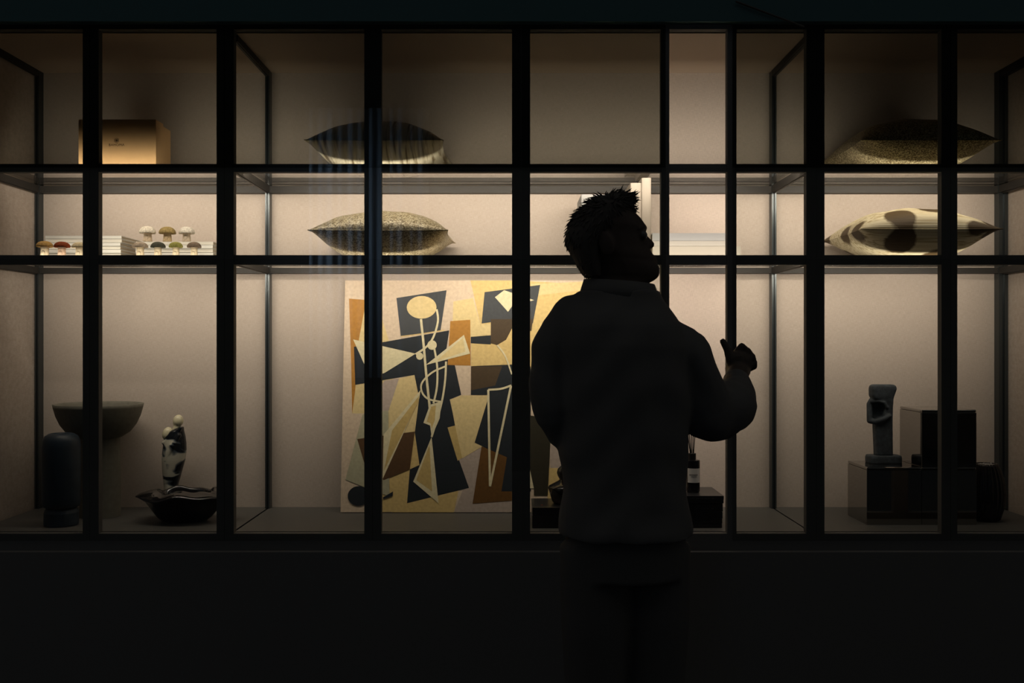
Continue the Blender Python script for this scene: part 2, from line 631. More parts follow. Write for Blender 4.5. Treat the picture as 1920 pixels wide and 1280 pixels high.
def cushion(name, label, x0, x1, y0, y1, zshelf, low, high, m, piping_m, group, skew=0.0, droop=(0, 0, 0, 0)):
    cx, cy = (x0 + x1) / 2, (y0 + y1) / 2
    t = thing(name, label, 'cushion', (cx, cy, zshelf), group)
    hx, hy = (x1 - x0) / 2, (y1 - y0) / 2
    N = 44
    bm = bmesh.new()

    def P(u, v, top):
        e = 0.055
        x = hx * u * (1 - e * (1 - v * v) * abs(u) ** 3)
        y = hy * v * (1 - e * 0.8 * (1 - u * u) * abs(v) ** 3)
        f = (max(0, 1 - abs(u) ** 2.3) ** 0.62) * (max(0, 1 - abs(v) ** 2.6) ** 0.60)
        seam = low + droop[0] * (1 - u) / 2 * (1 - v) / 2 + droop[1] * (1 + u) / 2 * (1 - v) / 2
        cr = 0.004 * math.sin(9 * u + 3 * v) * math.sin(7 * v - 2 * u) * f
        fb = (max(0, 1 - abs(u) ** 2.3) ** 0.75) * (max(0, 1 - abs(v) ** 2.4) ** 0.85)
        z = seam + (high * f + cr if top else -(low * 1.15) * fb)
        return (x, y, max(z, 0.0015))
    grid = {}
    for top in (True, False):
        for i in range(N + 1):
            for j in range(N + 1):
                u = math.sin(math.pi / 2 * (2 * i / N - 1))
                v = math.sin(math.pi / 2 * (2 * j / N - 1))
                edge = i in (0, N) or j in (0, N)
                if edge and not top:
                    grid[(i, j, top)] = grid[(i, j, True)]
                else:
                    grid[(i, j, top)] = bm.verts.new(P(u, v, top))
        for i in range(N):
            for j in range(N):
                q = [grid[(i, j, top)], grid[(i + 1, j, top)], grid[(i + 1, j + 1, top)], grid[(i, j + 1, top)]]
                bm.faces.new(q if top else q[::-1])
    loop = [grid[(i, 0, True)].co.copy() for i in range(N)] + [grid[(N, j, True)].co.copy() for j in range(N)] + \
           [grid[(i, N, True)].co.copy() for i in range(N, 0, -1)] + [grid[(0, j, True)].co.copy() for j in range(N, 0, -1)]
    obj('cover', bm, m, t, smooth=True)
    bp = bmesh.new()
    tube(bp, loop + [loop[0]], 0.0018, 6, round_ends=False)
    obj('piping', bp, piping_m, t, smooth=True)
    return t


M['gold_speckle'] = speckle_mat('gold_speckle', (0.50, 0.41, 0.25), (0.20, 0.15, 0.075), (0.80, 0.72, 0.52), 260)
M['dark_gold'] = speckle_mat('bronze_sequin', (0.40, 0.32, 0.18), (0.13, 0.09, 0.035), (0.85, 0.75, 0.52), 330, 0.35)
M['spotted'] = spotted_mat()
M['satin'] = satin_mat()
M['pipe_dark'] = mat('pipe_dark', (0.10, 0.08, 0.05), 0.7)
M['pipe_cream'] = mat('pipe_cream', (0.5, 0.42, 0.28), 0.7)
CG = 'cushions on the glass shelves'
CY0, CY1 = 3.415, 3.868
cushion('cushion', 'creased silvery satin cushion, dark on top, on the upper glass shelf left of centre', -0.70, -0.232,
        CY0, CY1, G1T, 0.076, 0.098, M['satin'], M['satin'], CG)
cushion('cushion', 'speckled pale gold cushion on the lower glass shelf left of the person', -0.688, -0.216,
        CY0, CY1, G2T, 0.084, 0.085, M['gold_speckle'], M['gold_speckle'], CG)
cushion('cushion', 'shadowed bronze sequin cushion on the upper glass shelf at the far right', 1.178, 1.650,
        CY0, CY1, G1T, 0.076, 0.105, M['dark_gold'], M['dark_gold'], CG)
cushion('cushion', 'cream striped cushion with large brown spots on the lower shelf at right', 1.178, 1.655,
        CY0, CY1, G2T, 0.088, 0.090, M['spotted'], M['spotted'], CG)

# ------------------------------------------------------------------ gold gift box
M['gold_card'] = mat('gold_card', (0.78, 0.48, 0.235), 0.6, 0.0, 0.3, noise=(500, 0.08))
M['print'] = mat('brown_print', (0.055, 0.03, 0.012), 0.7)
gx0, gx1 = (147 - 960) / F * 3.56, (292.5 - 960) / F * 3.56
gtop = fz(224, 3.56) - G1T
gb = thing('gift_box', 'gold card box with small printed flower emblem on the upper shelf at left', 'box',
           ((gx0 + gx1) / 2, 3.64, G1T))
gw = (gx1 - gx0) / 2
obj('lid', bx(-gw, gw, -0.08, -0.004, 0, gtop), M['gold_card'], gb, bevel=0.0015)
obj('base', bx(-gw + 0.004, gw - 0.004, -0.0038, 0.085, 0, gtop - 0.006), M['gold_card'], gb, bevel=0.0015)
tcv = bpy.data.curves.new('lettering', 'FONT')
tcv.body = 'BAHOMA'
tcv.size = 0.0125
tcv.space_character = 1.08
tcv.align_x = 'CENTER'
tcv.extrude = 0.0001
tob = bpy.data.objects.new('tmp', tcv)
COL.objects.link(tob)
dg = bpy.context.evaluated_depsgraph_get()
dg.update()
tme = bpy.data.meshes.new_from_object(tob.evaluated_get(dg))
bpy.data.objects.remove(tob)
tme.materials.append(M['print'])
lx = (218.5 - 960) / F * 3.56 - (gx0 + gx1) / 2
lo = link('lettering', tme, gb)
lo.rotation_euler = (math.pi / 2, 0, 0)
lo.location = (lx, -0.0803, fz(274, 3.56) - G1T)
lo['label'] = 'dark printed lettering'
bm = bmesh.new()
ez = fz(263.5, 3.56) - G1T
for k in range(6):
    a = math.pi / 3 * k + math.pi / 6
    pts = []
    for q in range(15):
        t = 2 * math.pi * q / 14
        r, s = 0.0046 + 0.0042 * math.cos(t), 0.0030 * math.sin(t)
        pts.append((lx + r * math.cos(a) - s * math.sin(a), -0.0803, ez + r * math.sin(a) + s * math.cos(a)))
    tube(bm, pts, 0.00055, 5, round_ends=False)
obj('emblem', bm, M['print'], gb, label='small dark six-petal flower emblem')

# ------------------------------------------------------------------ books
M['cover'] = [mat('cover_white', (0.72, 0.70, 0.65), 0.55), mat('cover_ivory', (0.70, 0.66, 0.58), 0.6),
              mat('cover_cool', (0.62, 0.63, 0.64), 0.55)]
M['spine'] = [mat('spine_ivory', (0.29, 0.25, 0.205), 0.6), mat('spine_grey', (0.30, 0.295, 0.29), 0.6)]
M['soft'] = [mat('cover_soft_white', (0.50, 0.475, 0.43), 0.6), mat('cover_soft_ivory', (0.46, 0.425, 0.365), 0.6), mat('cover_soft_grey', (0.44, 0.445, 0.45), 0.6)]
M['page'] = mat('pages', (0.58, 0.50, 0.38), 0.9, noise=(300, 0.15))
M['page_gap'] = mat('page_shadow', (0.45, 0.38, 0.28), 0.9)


def book(label, x0, x1, y0, depth, z0, h, cm, group, rz=0.0, standing=False):
    """flat book: spine at the front; standing: spine upright facing the street"""
    if standing:
        t = thing('book', label, 'book', ((x0 + x1) / 2, y0 + depth / 2, z0), group, rz)
        w = (x1 - x0) / 2
        d = depth / 2
        th = 0.0022
        bm = bmesh.new()
        # cover: two boards and a gently rounded spine
        n = 7
        ringo, ringi = [], []
        for i in range(n):
            a = math.pi * i / (n - 1)
            ringo.append((-w * math.cos(a), -d + 0.004 - 0.004 * math.sin(a)))
            ringi.append((-(w - th) * math.cos(a), -d + 0.004 + th - 0.003 * math.sin(a)))
        o = [(-w, d)] + ringo + [(w, d)]
        ii = [(-w + th, d)] + ringi + [(w - th, d)]
        vo0 = [bm.verts.new((x, y, 0)) for x, y in o]
        vo1 = [bm.verts.new((x, y, h)) for x, y in o]
        vi0 = [bm.verts.new((x, y, 0)) for x, y in ii]
        vi1 = [bm.verts.new((x, y, h)) for x, y in ii]
        for k in range(len(o) - 1):
            bm.faces.new((vo0[k], vo0[k + 1], vo1[k + 1], vo1[k]))
            bm.faces.new((vi0[k + 1], vi0[k], vi1[k], vi1[k + 1]))
            bm.faces.new((vo1[k], vo1[k + 1], vi1[k + 1], vi1[k]))
            bm.faces.new((vo0[k + 1], vo0[k], vi0[k], vi0[k + 1]))
        for k in (0, -1):
            bm.faces.new((vo0[k], vo1[k], vi1[k], vi0[k]))
        obj('cover', bm, cm, t)
        obj('pages', bx(-w + th * 1.05, w - th * 1.05, -d + 0.0075, d - 0.004, 0.003, h - 0.004), M['page'], t)
        return t
    t = thing('book', label, 'book', ((x0 + x1) / 2, y0 + depth / 2, z0), group, rz)
    w, d = (x1 - x0) / 2, depth / 2
    th = min(0.002, h * 0.2)
    bm = bmesh.new()
    box(bm, -w, w, -d, d, 0, th)
    box(bm, -w, w, -d, d, h - th, h)
    box(bm, -w, w, -d, -d + th, th, h - th)
    obj('cover', bm, cm, t)
    obj('pages', bx(-w + 0.003, w - 0.003, -d + th + 0.0002, d - 0.004, th * 1.02, h - th * 1.02), M['page'], t)
    return t


random.seed(3)
ORD = ['lowest', 'second', 'third', 'fourth', 'fifth', 'sixth', 'topmost']
z = G2T
bookY = 3.61
hs = [0.0125, 0.0118, 0.0130, 0.0122, 0.0118, 0.0135, 0.0120]
for i, h in enumerate(hs):
    jx = random.uniform(-0.003, 0.003)
    nm = ORD[i] if i < 6 else 'topmost'
    book('%s white book from below in the left stack beside the mushrooms' % nm if i not in (0, 6)
         else '%s white book in the left stack beside the mushrooms' % nm,
         fx(83, bookY) + jx, fx(226, bookY) + jx, bookY + random.uniform(0, 0.007), 0.22, z, h - 0.0014,
         M['cover'][i % 2], 'white books in the left stack')
    z += h
z = G2T
hs = [0.0135, 0.0128, 0.0140, 0.0132, 0.0125]
for i, h in enumerate(hs):
    jx = random.uniform(-0.003, 0.003)
    nm = ['lowest', 'second', 'middle', 'fourth', 'topmost'][i]
    book('%s white book in the short stack under three mushrooms' % nm,
         fx(253, bookY) + jx, fx(398, bookY) + jx, bookY + 0.002 + random.uniform(0, 0.007), 0.22, z, h - 0.0014,
         M['cover'][(i + 1) % 2], 'white books in the short stack')
    z += h
STACK2_TOP = z
z = G2T
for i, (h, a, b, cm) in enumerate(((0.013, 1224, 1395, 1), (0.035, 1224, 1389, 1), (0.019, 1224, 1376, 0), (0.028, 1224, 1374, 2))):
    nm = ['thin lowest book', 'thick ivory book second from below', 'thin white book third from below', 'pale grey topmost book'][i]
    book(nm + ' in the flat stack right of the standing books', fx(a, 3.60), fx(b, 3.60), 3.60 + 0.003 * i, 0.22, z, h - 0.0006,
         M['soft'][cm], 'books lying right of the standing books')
    z += h
zt = fz(333.5, 3.64)
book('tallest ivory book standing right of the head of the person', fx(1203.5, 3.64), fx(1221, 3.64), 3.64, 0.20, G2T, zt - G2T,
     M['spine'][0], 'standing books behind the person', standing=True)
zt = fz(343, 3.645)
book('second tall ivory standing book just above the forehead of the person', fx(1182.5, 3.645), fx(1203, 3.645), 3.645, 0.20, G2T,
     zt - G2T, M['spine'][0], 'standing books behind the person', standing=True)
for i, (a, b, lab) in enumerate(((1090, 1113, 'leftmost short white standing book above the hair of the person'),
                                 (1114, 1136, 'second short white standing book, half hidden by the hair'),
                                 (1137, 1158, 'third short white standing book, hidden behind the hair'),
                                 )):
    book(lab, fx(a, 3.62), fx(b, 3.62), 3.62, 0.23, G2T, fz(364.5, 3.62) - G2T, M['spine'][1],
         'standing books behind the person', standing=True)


# ------------------------------------------------------------------ mushrooms
def mushroom(label, px, ytop, Y, zb, capc, stemc, wide=15.0, capk=0.36):
    s = F / Y
    H = fz(ytop, Y) - zb
    R = wide / s
    t = thing('mushroom', label, 'mushroom', (fx(px, Y), Y, zb), 'felt mushrooms by the white books')
    ph = random.uniform(0, 6)
    capm = mat('mushroom_cap', capc, 0.85, 0, 0.2, noise=(220, 0.30), bump=(260, 0.8))
    stm = mat('mushroom_stem', stemc, 0.85, 0, 0.2, noise=(120, 0.15))
    capH = H * capk
    zc = H - capH
    sr = R * 0.52
    bm = bmesh.new()
    lathe(bm, [(sr * 1.02, 0), (sr * 1.05, H * 0.05), (sr * 0.98, H * 0.25), (sr * 0.90, H * 0.45), (sr * 0.95, zc + capH * 0.2),
               (sr * 0.6, zc + capH * 0.3)], seg=18)
    obj('stem', bm, stm, t, smooth=True)
    bm = bmesh.new()

    def rad(th, r, zz):
        return r * (1 + 0.05 * math.sin(5 * th + ph) * (r / R) + 0.03 * math.sin(11 * th + 2 * ph) * (r / R))
    lathe(bm, [(sr * 0.97, zc + capH * 0.28), (R * 0.75, zc + capH * 0.12), (R * 0.95, zc), (R, zc + capH * 0.12), (R * 0.97, zc + capH * 0.35),
               (R * 0.86, zc + capH * 0.60), (R * 0.66, zc + capH * 0.82), (R * 0.38, zc + capH * 0.95), (R * 0.08, H)], seg=24, rad=rad)
    obj('cap', bm, capm, t, smooth=True)
    # small oval knot on the front of the stem
    bm = bmesh.new()
    ellipsoid(bm, (0, -sr * 0.92, H * 0.26), (sr * 0.5, sr * 0.22, H * 0.16), seg=12, rings=8)
    obj('stem_knot', bm, mat('mushroom_knot', [c * 0.8 for c in stemc], 0.9), t, smooth=True)


cream = (0.72, 0.60, 0.42)
mushroom('tan capped mushroom at the far left end of the lower shelf', 84, 452, 3.535, G2T, (0.50, 0.30, 0.10), cream)
mushroom('rusty red capped mushroom second from the left on the lower shelf', 116, 453, 3.535, G2T, (0.25, 0.055, 0.018), (0.72, 0.50, 0.36), 14.5)
mushroom('pale cream capped mushroom half hidden by the leftmost mullion', 149, 454, 3.535, G2T, (0.68, 0.55, 0.34), cream, 14)
m3z = STACK2_TOP
mushroom('white mushroom at left of the three on top of the short stack', 277, 424, 3.645, m3z, (0.75, 0.68, 0.56), (0.66, 0.53, 0.38), 15, 0.47)
mushroom('olive brown mushroom between two white ones on top of the short stack', 314, 425, 3.645, m3z, (0.34, 0.25, 0.10), (0.58, 0.44, 0.26), 15, 0.47)
mushroom('white mushroom at right of the three on top of the short stack', 350, 425, 3.645, m3z, (0.74, 0.68, 0.58), (0.66, 0.55, 0.42), 14.5, 0.47)
mushroom('pinkish grey mushroom at left of the four before the short stack', 263, 453.5, 3.545, G2T, (0.50, 0.40, 0.30), cream, 14)
mushroom('dark slate capped mushroom before the short stack', 296, 453.5, 3.545, G2T, (0.10, 0.10, 0.075), cream, 13.5)
mushroom('yellow green capped mushroom before the short stack', 330, 453.5, 3.545, G2T, (0.38, 0.36, 0.10), cream, 12.5)
mushroom('brown streaked mushroom at right of the four before the short stack', 364, 453.5, 3.545, G2T, (0.30, 0.22, 0.16), cream, 13)

# ------------------------------------------------------------------ painting
PY0, PY1 = 3.765, 3.868
px0 = fx(638.5, PY0)
px1 = fx(1150, PY0)
ph = math.hypot(fz(527, PY1) - Z_FLOOR, PY1 - PY0)
tilt = math.atan2(PY1 - PY0, fz(527, PY1) - Z_FLOOR)
pt = thing('painting', 'large unframed cubist style canvas of yellow, navy and ochre shapes leaning on the wall', 'painting',
           (px0, PY0, Z_FLOOR + 0.0022))
pt.rotation_euler = (-tilt, 0, 0)
pw = px1 - px0
C = {
    'PK': (0.70, 0.56, 0.42), 'P2': (0.50, 0.41, 0.35), 'Y': (0.72, 0.53, 0.22), 'Y2': (0.76, 0.60, 0.30), 'CR': (0.76, 0.68, 0.44),
    'NV': (0.017, 0.022, 0.028), 'NV2': (0.055, 0.06, 0.066), 'OC': (0.46, 0.215, 0.035), 'BR': (0.10, 0.052, 0.022),  # second navy is lighter: stronger light near the top painted in
    'DB': (0.07, 0.045, 0.022), 'OB': (0.15, 0.070, 0.016), 'OL': (0.030, 0.026, 0.014), 'SG': (0.46, 0.44, 0.30), 'SD': (0.60, 0.44, 0.17),
}
pm = {k: mat('paint_' + k.lower(), v, 0.6, 0, 0.3, noise=(90, 0.10)) for k, v in C.items()}
order = list(C.keys())
canv = obj('canvas', bx(0, pw, 0.0, 0.020, 0, ph), mat('canvas_edge', (0.62, 0.52, 0.38), 0.8), pt)
LX, RX, TY, BY = 48.0, 48.0 + (1150 - 638.5) / 0.375, 42.0, 1202.0


def pp(X, Y, k):
    return ((X - LX) / (RX - LX) * pw, -0.00006 * k - 0.0001, (BY - Y) / (BY - TY) * ph)


bm = bmesh.new()
layer = [0]


def poly(c, *pts):
    layer[0] += 1
    f = bm.faces.new([bm.verts.new(pp(min(max(X, LX), RX), min(max(Y, TY), BY), layer[0])) for X, Y in pts])
    f.material_index = order.index(c)


def disc(c, X, Y, rx, ry):
    poly(c, *[(X + rx * math.cos(2 * math.pi * i / 28), Y + ry * math.sin(2 * math.pi * i / 28)) for i in range(28)])


def line(c, pts, w, smooth=True):
    layer[0] += 1
    P = [Vector(p) for p in pts]
    if smooth and len(P) > 2:
        Q = []
        for i in range(len(P) - 1):
            a, b, cc, d = P[max(i - 1, 0)], P[i], P[i + 1], P[min(i + 2, len(P) - 1)]
            for k in range(8):
                t = k / 8
                Q.append(0.5 * ((2 * b) + (-a + cc) * t + (2 * a - 5 * b + 4 * cc - d) * t * t + (-a + 3 * b - 3 * cc + d) * t ** 3))
        P = Q + [P[-1]]
    L, R = [], []
    for i, p in enumerate(P):
        d = (P[min(i + 1, len(P) - 1)] - P[max(i - 1, 0)]).normalized()
        nrm = Vector((-d.y, d.x)) * w / 2
        L.append(bm.verts.new(pp(*(p + nrm), layer[0])))
        R.append(bm.verts.new(pp(*(p - nrm), layer[0])))
    for i in range(len(P) - 1):
        f = bm.faces.new((L[i], L[i + 1], R[i + 1], R[i]))
        f.material_index = order.index(c)


poly('PK', (LX, TY), (RX, TY), (RX, BY), (LX, BY))
poly('Y2', (158, 142), (210, 142), (300, 420), (300, 715), (98, 715), (100, 560), (122, 340))
poly('P2', (258, 550), (332, 540), (332, 770), (150, 760), (165, 705))
poly('Y2', (605, 150), (705, 132), (760, 330), (692, 330), (600, 300))
poly('Y', (692, 42), (905, 42), (1267, 60), (1267, 150), (1100, 420), (905, 480), (800, 480), (745, 275))
poly('Y', (1000, 100), (1414, 60), (1414, 620), (1000, 620))
poly('Y2', (1000, 60), (1414, 42), (1414, 75), (1040, 118))
poly('OC', (70, 135), (158, 142), (125, 340), (110, 600), (97, 715), (88, 480))
poly('Y2', (332, 540), (415, 520), (440, 600), (415, 812), (355, 812), (250, 960), (250, 800))
poly('Y', (250, 850), (420, 800), (450, 975), (395, 1000), (310, 1200), (250, 1200))
poly('Y', (310, 1030), (395, 990), (640, 1085), (615, 1202), (307, 1202))
poly('P2', (620, 950), (760, 880), (905, 1150), (905, 1202), (615, 1202), (660, 1090))
poly('NV', (100, 380), (258, 355), (585, 297), (570, 400), (615, 475), (648, 622), (590, 645), (620, 775), (580, 785),
     (690, 1083), (380, 1158), (392, 992), (440, 970), (415, 810), (435, 640), (410, 522), (110, 572))
poly('NV2', (313, 132), (570, 92), (540, 302), (338, 330))
line('Y', [(338, 328), (440, 315), (560, 296)], 5)
poly('OC', (590, 250), (692, 243), (695, 475), (578, 472))
poly('CR', (95, 343), (415, 415), (258, 512), (185, 535))
poly('Y2', (592, 645), (648, 625), (800, 625), (760, 760), (618, 775))
poly('SD', (580, 785), (618, 775), (655, 935), (632, 950))
poly('Y2', (618, 775), (740, 750), (770, 870), (655, 938))
poly('NV2', (765, 102), (1050, 65), (1012, 262), (905, 240), (750, 262))
poly('CR', (818, 128), (865, 92), (1018, 143), (905, 175), (885, 203))
poly('Y2', (747, 265), (797, 265), (797, 322), (752, 322))
poly('DB', (797, 240), (1012, 240), (1005, 300), (905, 290), (875, 345), (830, 372), (797, 362))
poly('NV', (695, 330), (797, 322), (797, 368), (695, 362))
poly('Y', (697, 363), (830, 372), (875, 345), (905, 288), (1000, 340), (1000, 480), (905, 470), (697, 478))
poly('NV', (697, 480), (905, 470), (1000, 480), (1000, 600), (905, 622), (697, 622))
poly('DB', (697, 480), (855, 478), (820, 575), (697, 600))
poly('NV', (790, 622), (905, 575), (1000, 620), (1000, 1100), (852, 1100), (880, 932), (717, 860))
poly('OB', (752, 878), (880, 932), (852, 1100), (905, 1100), (905, 1145), (708, 1160))
poly('P2', (1090, 870), (1414, 900), (1414, 985), (1100, 985))
poly('Y', (1090, 985), (1414, 985), (1414, 1202), (1080, 1202))
poly('CR', (990, 960), (1015, 1085), (990, 1085))
poly('OL', (997, 725), (1105, 740), (1085, 1120), (1015, 1120), (1015, 1085), (997, 1000))
poly('SG', (150, 720), (280, 700), (292, 1125), (180, 1085), (70, 1042))
poly('BR', (125, 842), (415, 805), (392, 992), (262, 1045), (165, 968))
poly('CR', (442, 598), (258, 820), (256, 1040), (436, 640))
poly('SD', (436, 625), (300, 800), (262, 1000), (430, 660))
poly('CR', (660, 320), (692, 415), (468, 472))
poly('Y2', (655, 335), (668, 405), (520, 452))
poly('CR', (500, 832), (538, 1158), (410, 1052))
poly('SD', (490, 870), (505, 1100), (425, 1045))
poly('CR', (490, 672), (548, 655), (540, 740), (500, 832), (492, 775), (458, 762))
poly('SD', (496, 682), (520, 675), (515, 750), (500, 790), (495, 765), (475, 756))
disc('Y2', 443, 180, 76, 58)
line('CR', [(440, 240), (455, 370), (470, 520), (490, 690)], 12)
line('CR', [(520, 190), (527, 250), (505, 330), (470, 380), (415, 418)], 10)
line('CR', [(510, 390), (525, 480), (525, 580), (508, 665)], 10)
line('CR', [(570, 455), (565, 560), (545, 680), (500, 832)], 10)
line('CR', [(565, 480), (500, 510), (450, 560), (448, 605), (480, 642), (545, 657)], 9)
disc('CR', 498, 372, 24, 24)
disc('CR', 436, 428, 18, 18)
line('CR', [(785, 597), (795, 1075)], 11)
line('CR', [(795, 1075), (900, 578)], 11)
line('CR', [(785, 597), (850, 592), (902, 575)], 10)
line('CR', [(830, 372), (870, 425), (905, 520)], 8)
disc('NV', 137, 1122, 54, 48)
poly('NV', (258, 1130), (310, 1100), (308, 1122), (262, 1138))
obj('painted_face', bm, [pm[k] for k in order], pt)

# ------------------------------------------------------------------ left bay ornaments
M['bowl'] = mat('olive_stone', (0.165, 0.155, 0.125), 0.75, noise=(60, 0.12))
M['blue'] = mat('ink_blue_ceramic', (0.022, 0.036, 0.054), 0.5, noise=(40, 0.1))
M['gloss'] = mat('black_glaze', (0.012, 0.011, 0.012), 0.08, 0, 0.6)

bY = 3.70
s = F / bY
pb = thing('pedestal_bowl', 'olive grey stone bowl on a thick column behind the leftmost mullion', 'bowl', (fx(185, bY), bY, Z_FLOOR))
R = 80 / s
zr = fz(757, bY) - Z_FLOOR
hb = 66 / s
zb = zr - hb
prof = []
for k in range(11):
    a = math.pi / 2 * k / 10
    prof.append((max(R * 0.34, R * math.sin(a) * 0.97 + 0.03 * R) if k else R * 0.30, zb + hb * (1 - math.cos(a)) * 0.98))
outer = [(R * 0.34, zb), (R * 0.52, zb + hb * 0.06), (R * 0.70, zb + hb * 0.20), (R * 0.84, zb + hb * 0.42), (R * 0.93, zb + hb * 0.66), (R * 0.985, zb + hb * 0.9), (R, zr)]
inner = [(R * 0.965, zr + 0.001), (R * 0.94, zr - 0.008), (R * 0.88, zb + hb * 0.66), (R * 0.77, zb + hb * 0.44), (R * 0.6, zb + hb * 0.25), (R * 0.3, zb + hb * 0.14), (0.002, zb + hb * 0.12)]
bm = bmesh.new()
lathe(bm, outer + inner, seg=48)
obj('bowl', bm, M['bowl'], pb, smooth=True)
bm = bmesh.new()
cr = 36.5 / s
lathe(bm, [(cr * 1.0, 0), (cr * 1.0, 0.004), (cr * 0.99, zb * 0.5), (cr * 0.97, zb + 0.012)], c=((188 - 185) / s, 0), seg=40)
obj('column', bm, M['bowl'], pb, smooth=False)

vY = 3.52
s = F / vY
va = thing('vase', 'tall ink blue ceramic vase with rounded shoulder on a round foot at far left', 'vase', (fx(115, vY), vY, Z_FLOOR))
R = 34 / s
H = fz(812, vY) - Z_FLOOR
fh = 32 / s
bm = bmesh.new()
lathe(bm, [(R * 0.78, fh + 0.001), (R * 0.93, fh + 0.006), (R, fh + 0.022), (R, H - 0.045), (R * 0.965, H - 0.025), (R * 0.86, H - 0.010), (R * 0.66, H - 0.002),
           (R * 0.55, H), (R * 0.50, H - 0.003), (R * 0.50, H - 0.05), (0.002, H - 0.052)], seg=44)
obj('body', bm, M['blue'], va, smooth=True)
bm = bmesh.new()
lathe(bm, [(R * 0.88, 0), (R * 0.90, 0.004), (R * 0.90, fh * 0.75), (R * 0.84, fh * 0.92), (R * 0.78, fh)], seg=44)
obj('foot', bm, M['blue'], va, smooth=False)


def marble_mat():
    m = mat('marbled_glaze', (0.5, 0.48, 0.4), 0.18, 0, 0.5)
    nt = m.node_tree
    b = nt.nodes['Principled BSDF']
    tc = nt.nodes.new('ShaderNodeTexCoord')
    mp = nt.nodes.new('ShaderNodeMapping')
    mp.inputs['Rotation'].default_value = (0, math.radians(-35), 0)
    mp.inputs['Scale'].default_value = (11, 9, 20)
    mp.inputs['Location'].default_value = (0.9, 0.0, 0.75)
    nt.links.new(tc.outputs['Object'], mp.inputs['Vector'])
    n = nt.nodes.new('ShaderNodeTexNoise')
    n.inputs['Scale'].default_value = 1.0
    n.inputs['Detail'].default_value = 2
    n.inputs['Distortion'].default_value = 0.7
    nt.links.new(mp.outputs[0], n.inputs['Vector'])
    r = nt.nodes.new('ShaderNodeValToRGB')
    r.color_ramp.elements[0].position = 0.47
    r.color_ramp.elements[0].color = (0.010, 0.012, 0.016, 1)
    r.color_ramp.elements[1].position = 0.56
    r.color_ramp.elements[1].color = (0.58, 0.55, 0.45, 1)
    e = r.color_ramp.elements.new(0.51)
    e.color = (0.09, 0.11, 0.13, 1)
    nt.links.new(n.outputs['Fac'], r.inputs['Fac'])
    nt.links.new(r.outputs['Color'], b.inputs['Base Color'])
    return m


# embracing couple
sY = 3.78
s = F / sY
cp = thing('couple_figurine', 'glazed black and white figurine of two embracing figures behind the black dish', 'figurine',
           (fx(327, sY), sY, Z_FLOOR))


def cpl(px, py):
    return ((px - 327) / s, fz(py, sY) - Z_FLOOR)


rows = [(957, 312, 342, 16), (940, 311, 338, 14), (918, 308, 336, 14), (908, 307.5, 334, 14), (895, 306, 338, 16), (880, 304.5, 342, 18), (862, 304, 347, 20), (845, 305, 349.5, 21),
        (830, 307, 349, 20), (818, 309, 347.5, 18), (808, 318, 345, 15), (800, 336, 344, 9)]
bm = bmesh.new()
rings = []
for py, a, b, hd in rows:
    x0, zz = cpl(a, py)
    x1, _ = cpl(b, py)
    rings.append([((x0 + x1) / 2 + (x1 - x0) / 2 * math.cos(2 * math.pi * i / 24), hd / s * math.sin(2 * math.pi * i / 24), zz) for i in range(24)])
loft(bm, rings)
# shawl ridge that runs from the taller shoulder down over the smaller figure
pts = [Vector((*cpl(342, 802), 0)), Vector((*cpl(334, 812), 0)), Vector((*cpl(322, 821), 0)), Vector((*cpl(310, 829), 0))]
tube(bm, [(p.x, -11 / s, p.y) for p in pts], [3.5 / s, 4.5 / s, 4.5 / s, 3.5 / s], 10)
tube(bm, [(cpl(340, 815)[0], -14 / s, cpl(340, 815)[1]), (cpl(330, 835)[0], -19 / s, cpl(330, 835)[1]), (cpl(322, 855)[0], -17 / s, cpl(322, 855)[1])], [4 / s, 6 / s, 3 / s], 10)
obj('robe', remesh(bm, 0.003, 3), marble_mat(), cp, smooth=True)
M['ivory'] = mat('ivory_glaze', (0.72, 0.66, 0.46), 0.3, 0, 0.5)
bm = bmesh.new()
x, zz = cpl(334.0, 789)
ellipsoid(bm, (x, 0, zz), (9.8 / s, 9.5 / s, 11.8 / s), Matrix.Rotation(math.radians(12), 3, 'Y'))
tube(bm, [(x, 0, zz), (cpl(330, 806)[0], 0, cpl(330, 806)[1])], [6 / s, 7 / s], 10)
obj('head', remesh(bm, 0.0025, 3), M['ivory'], cp, smooth=True, label='ivory head of the taller figure')
bm = bmesh.new()
x, zz = cpl(315.5, 813)
ellipsoid(bm, (x, -4 / s, zz), (9.5 / s, 9.5 / s, 13 / s), Matrix.Rotation(math.radians(14), 3, 'Y'))
obj('head', bm, M['ivory'], cp, smooth=True, label='ivory head of the smaller figure')

# wavy black dish
dY = 3.60
s = F / dY
ds = thing('dish', 'glossy black dish with a wavy rim on the floor of the left bay', 'dish', (fx(346, dY), dY, Z_FLOOR))
zr = fz(922, dY) - Z_FLOOR
A = 92 / s
B = 0.115


def wav(t):
    return 1 + 0.035 * math.sin(3 * t + 0.8) + 0.03 * math.sin(5 * t + 2.0)


def wz(t):
    return 0.005 * math.sin(4 * t + 0.6) + 0.004 * math.sin(7 * t)


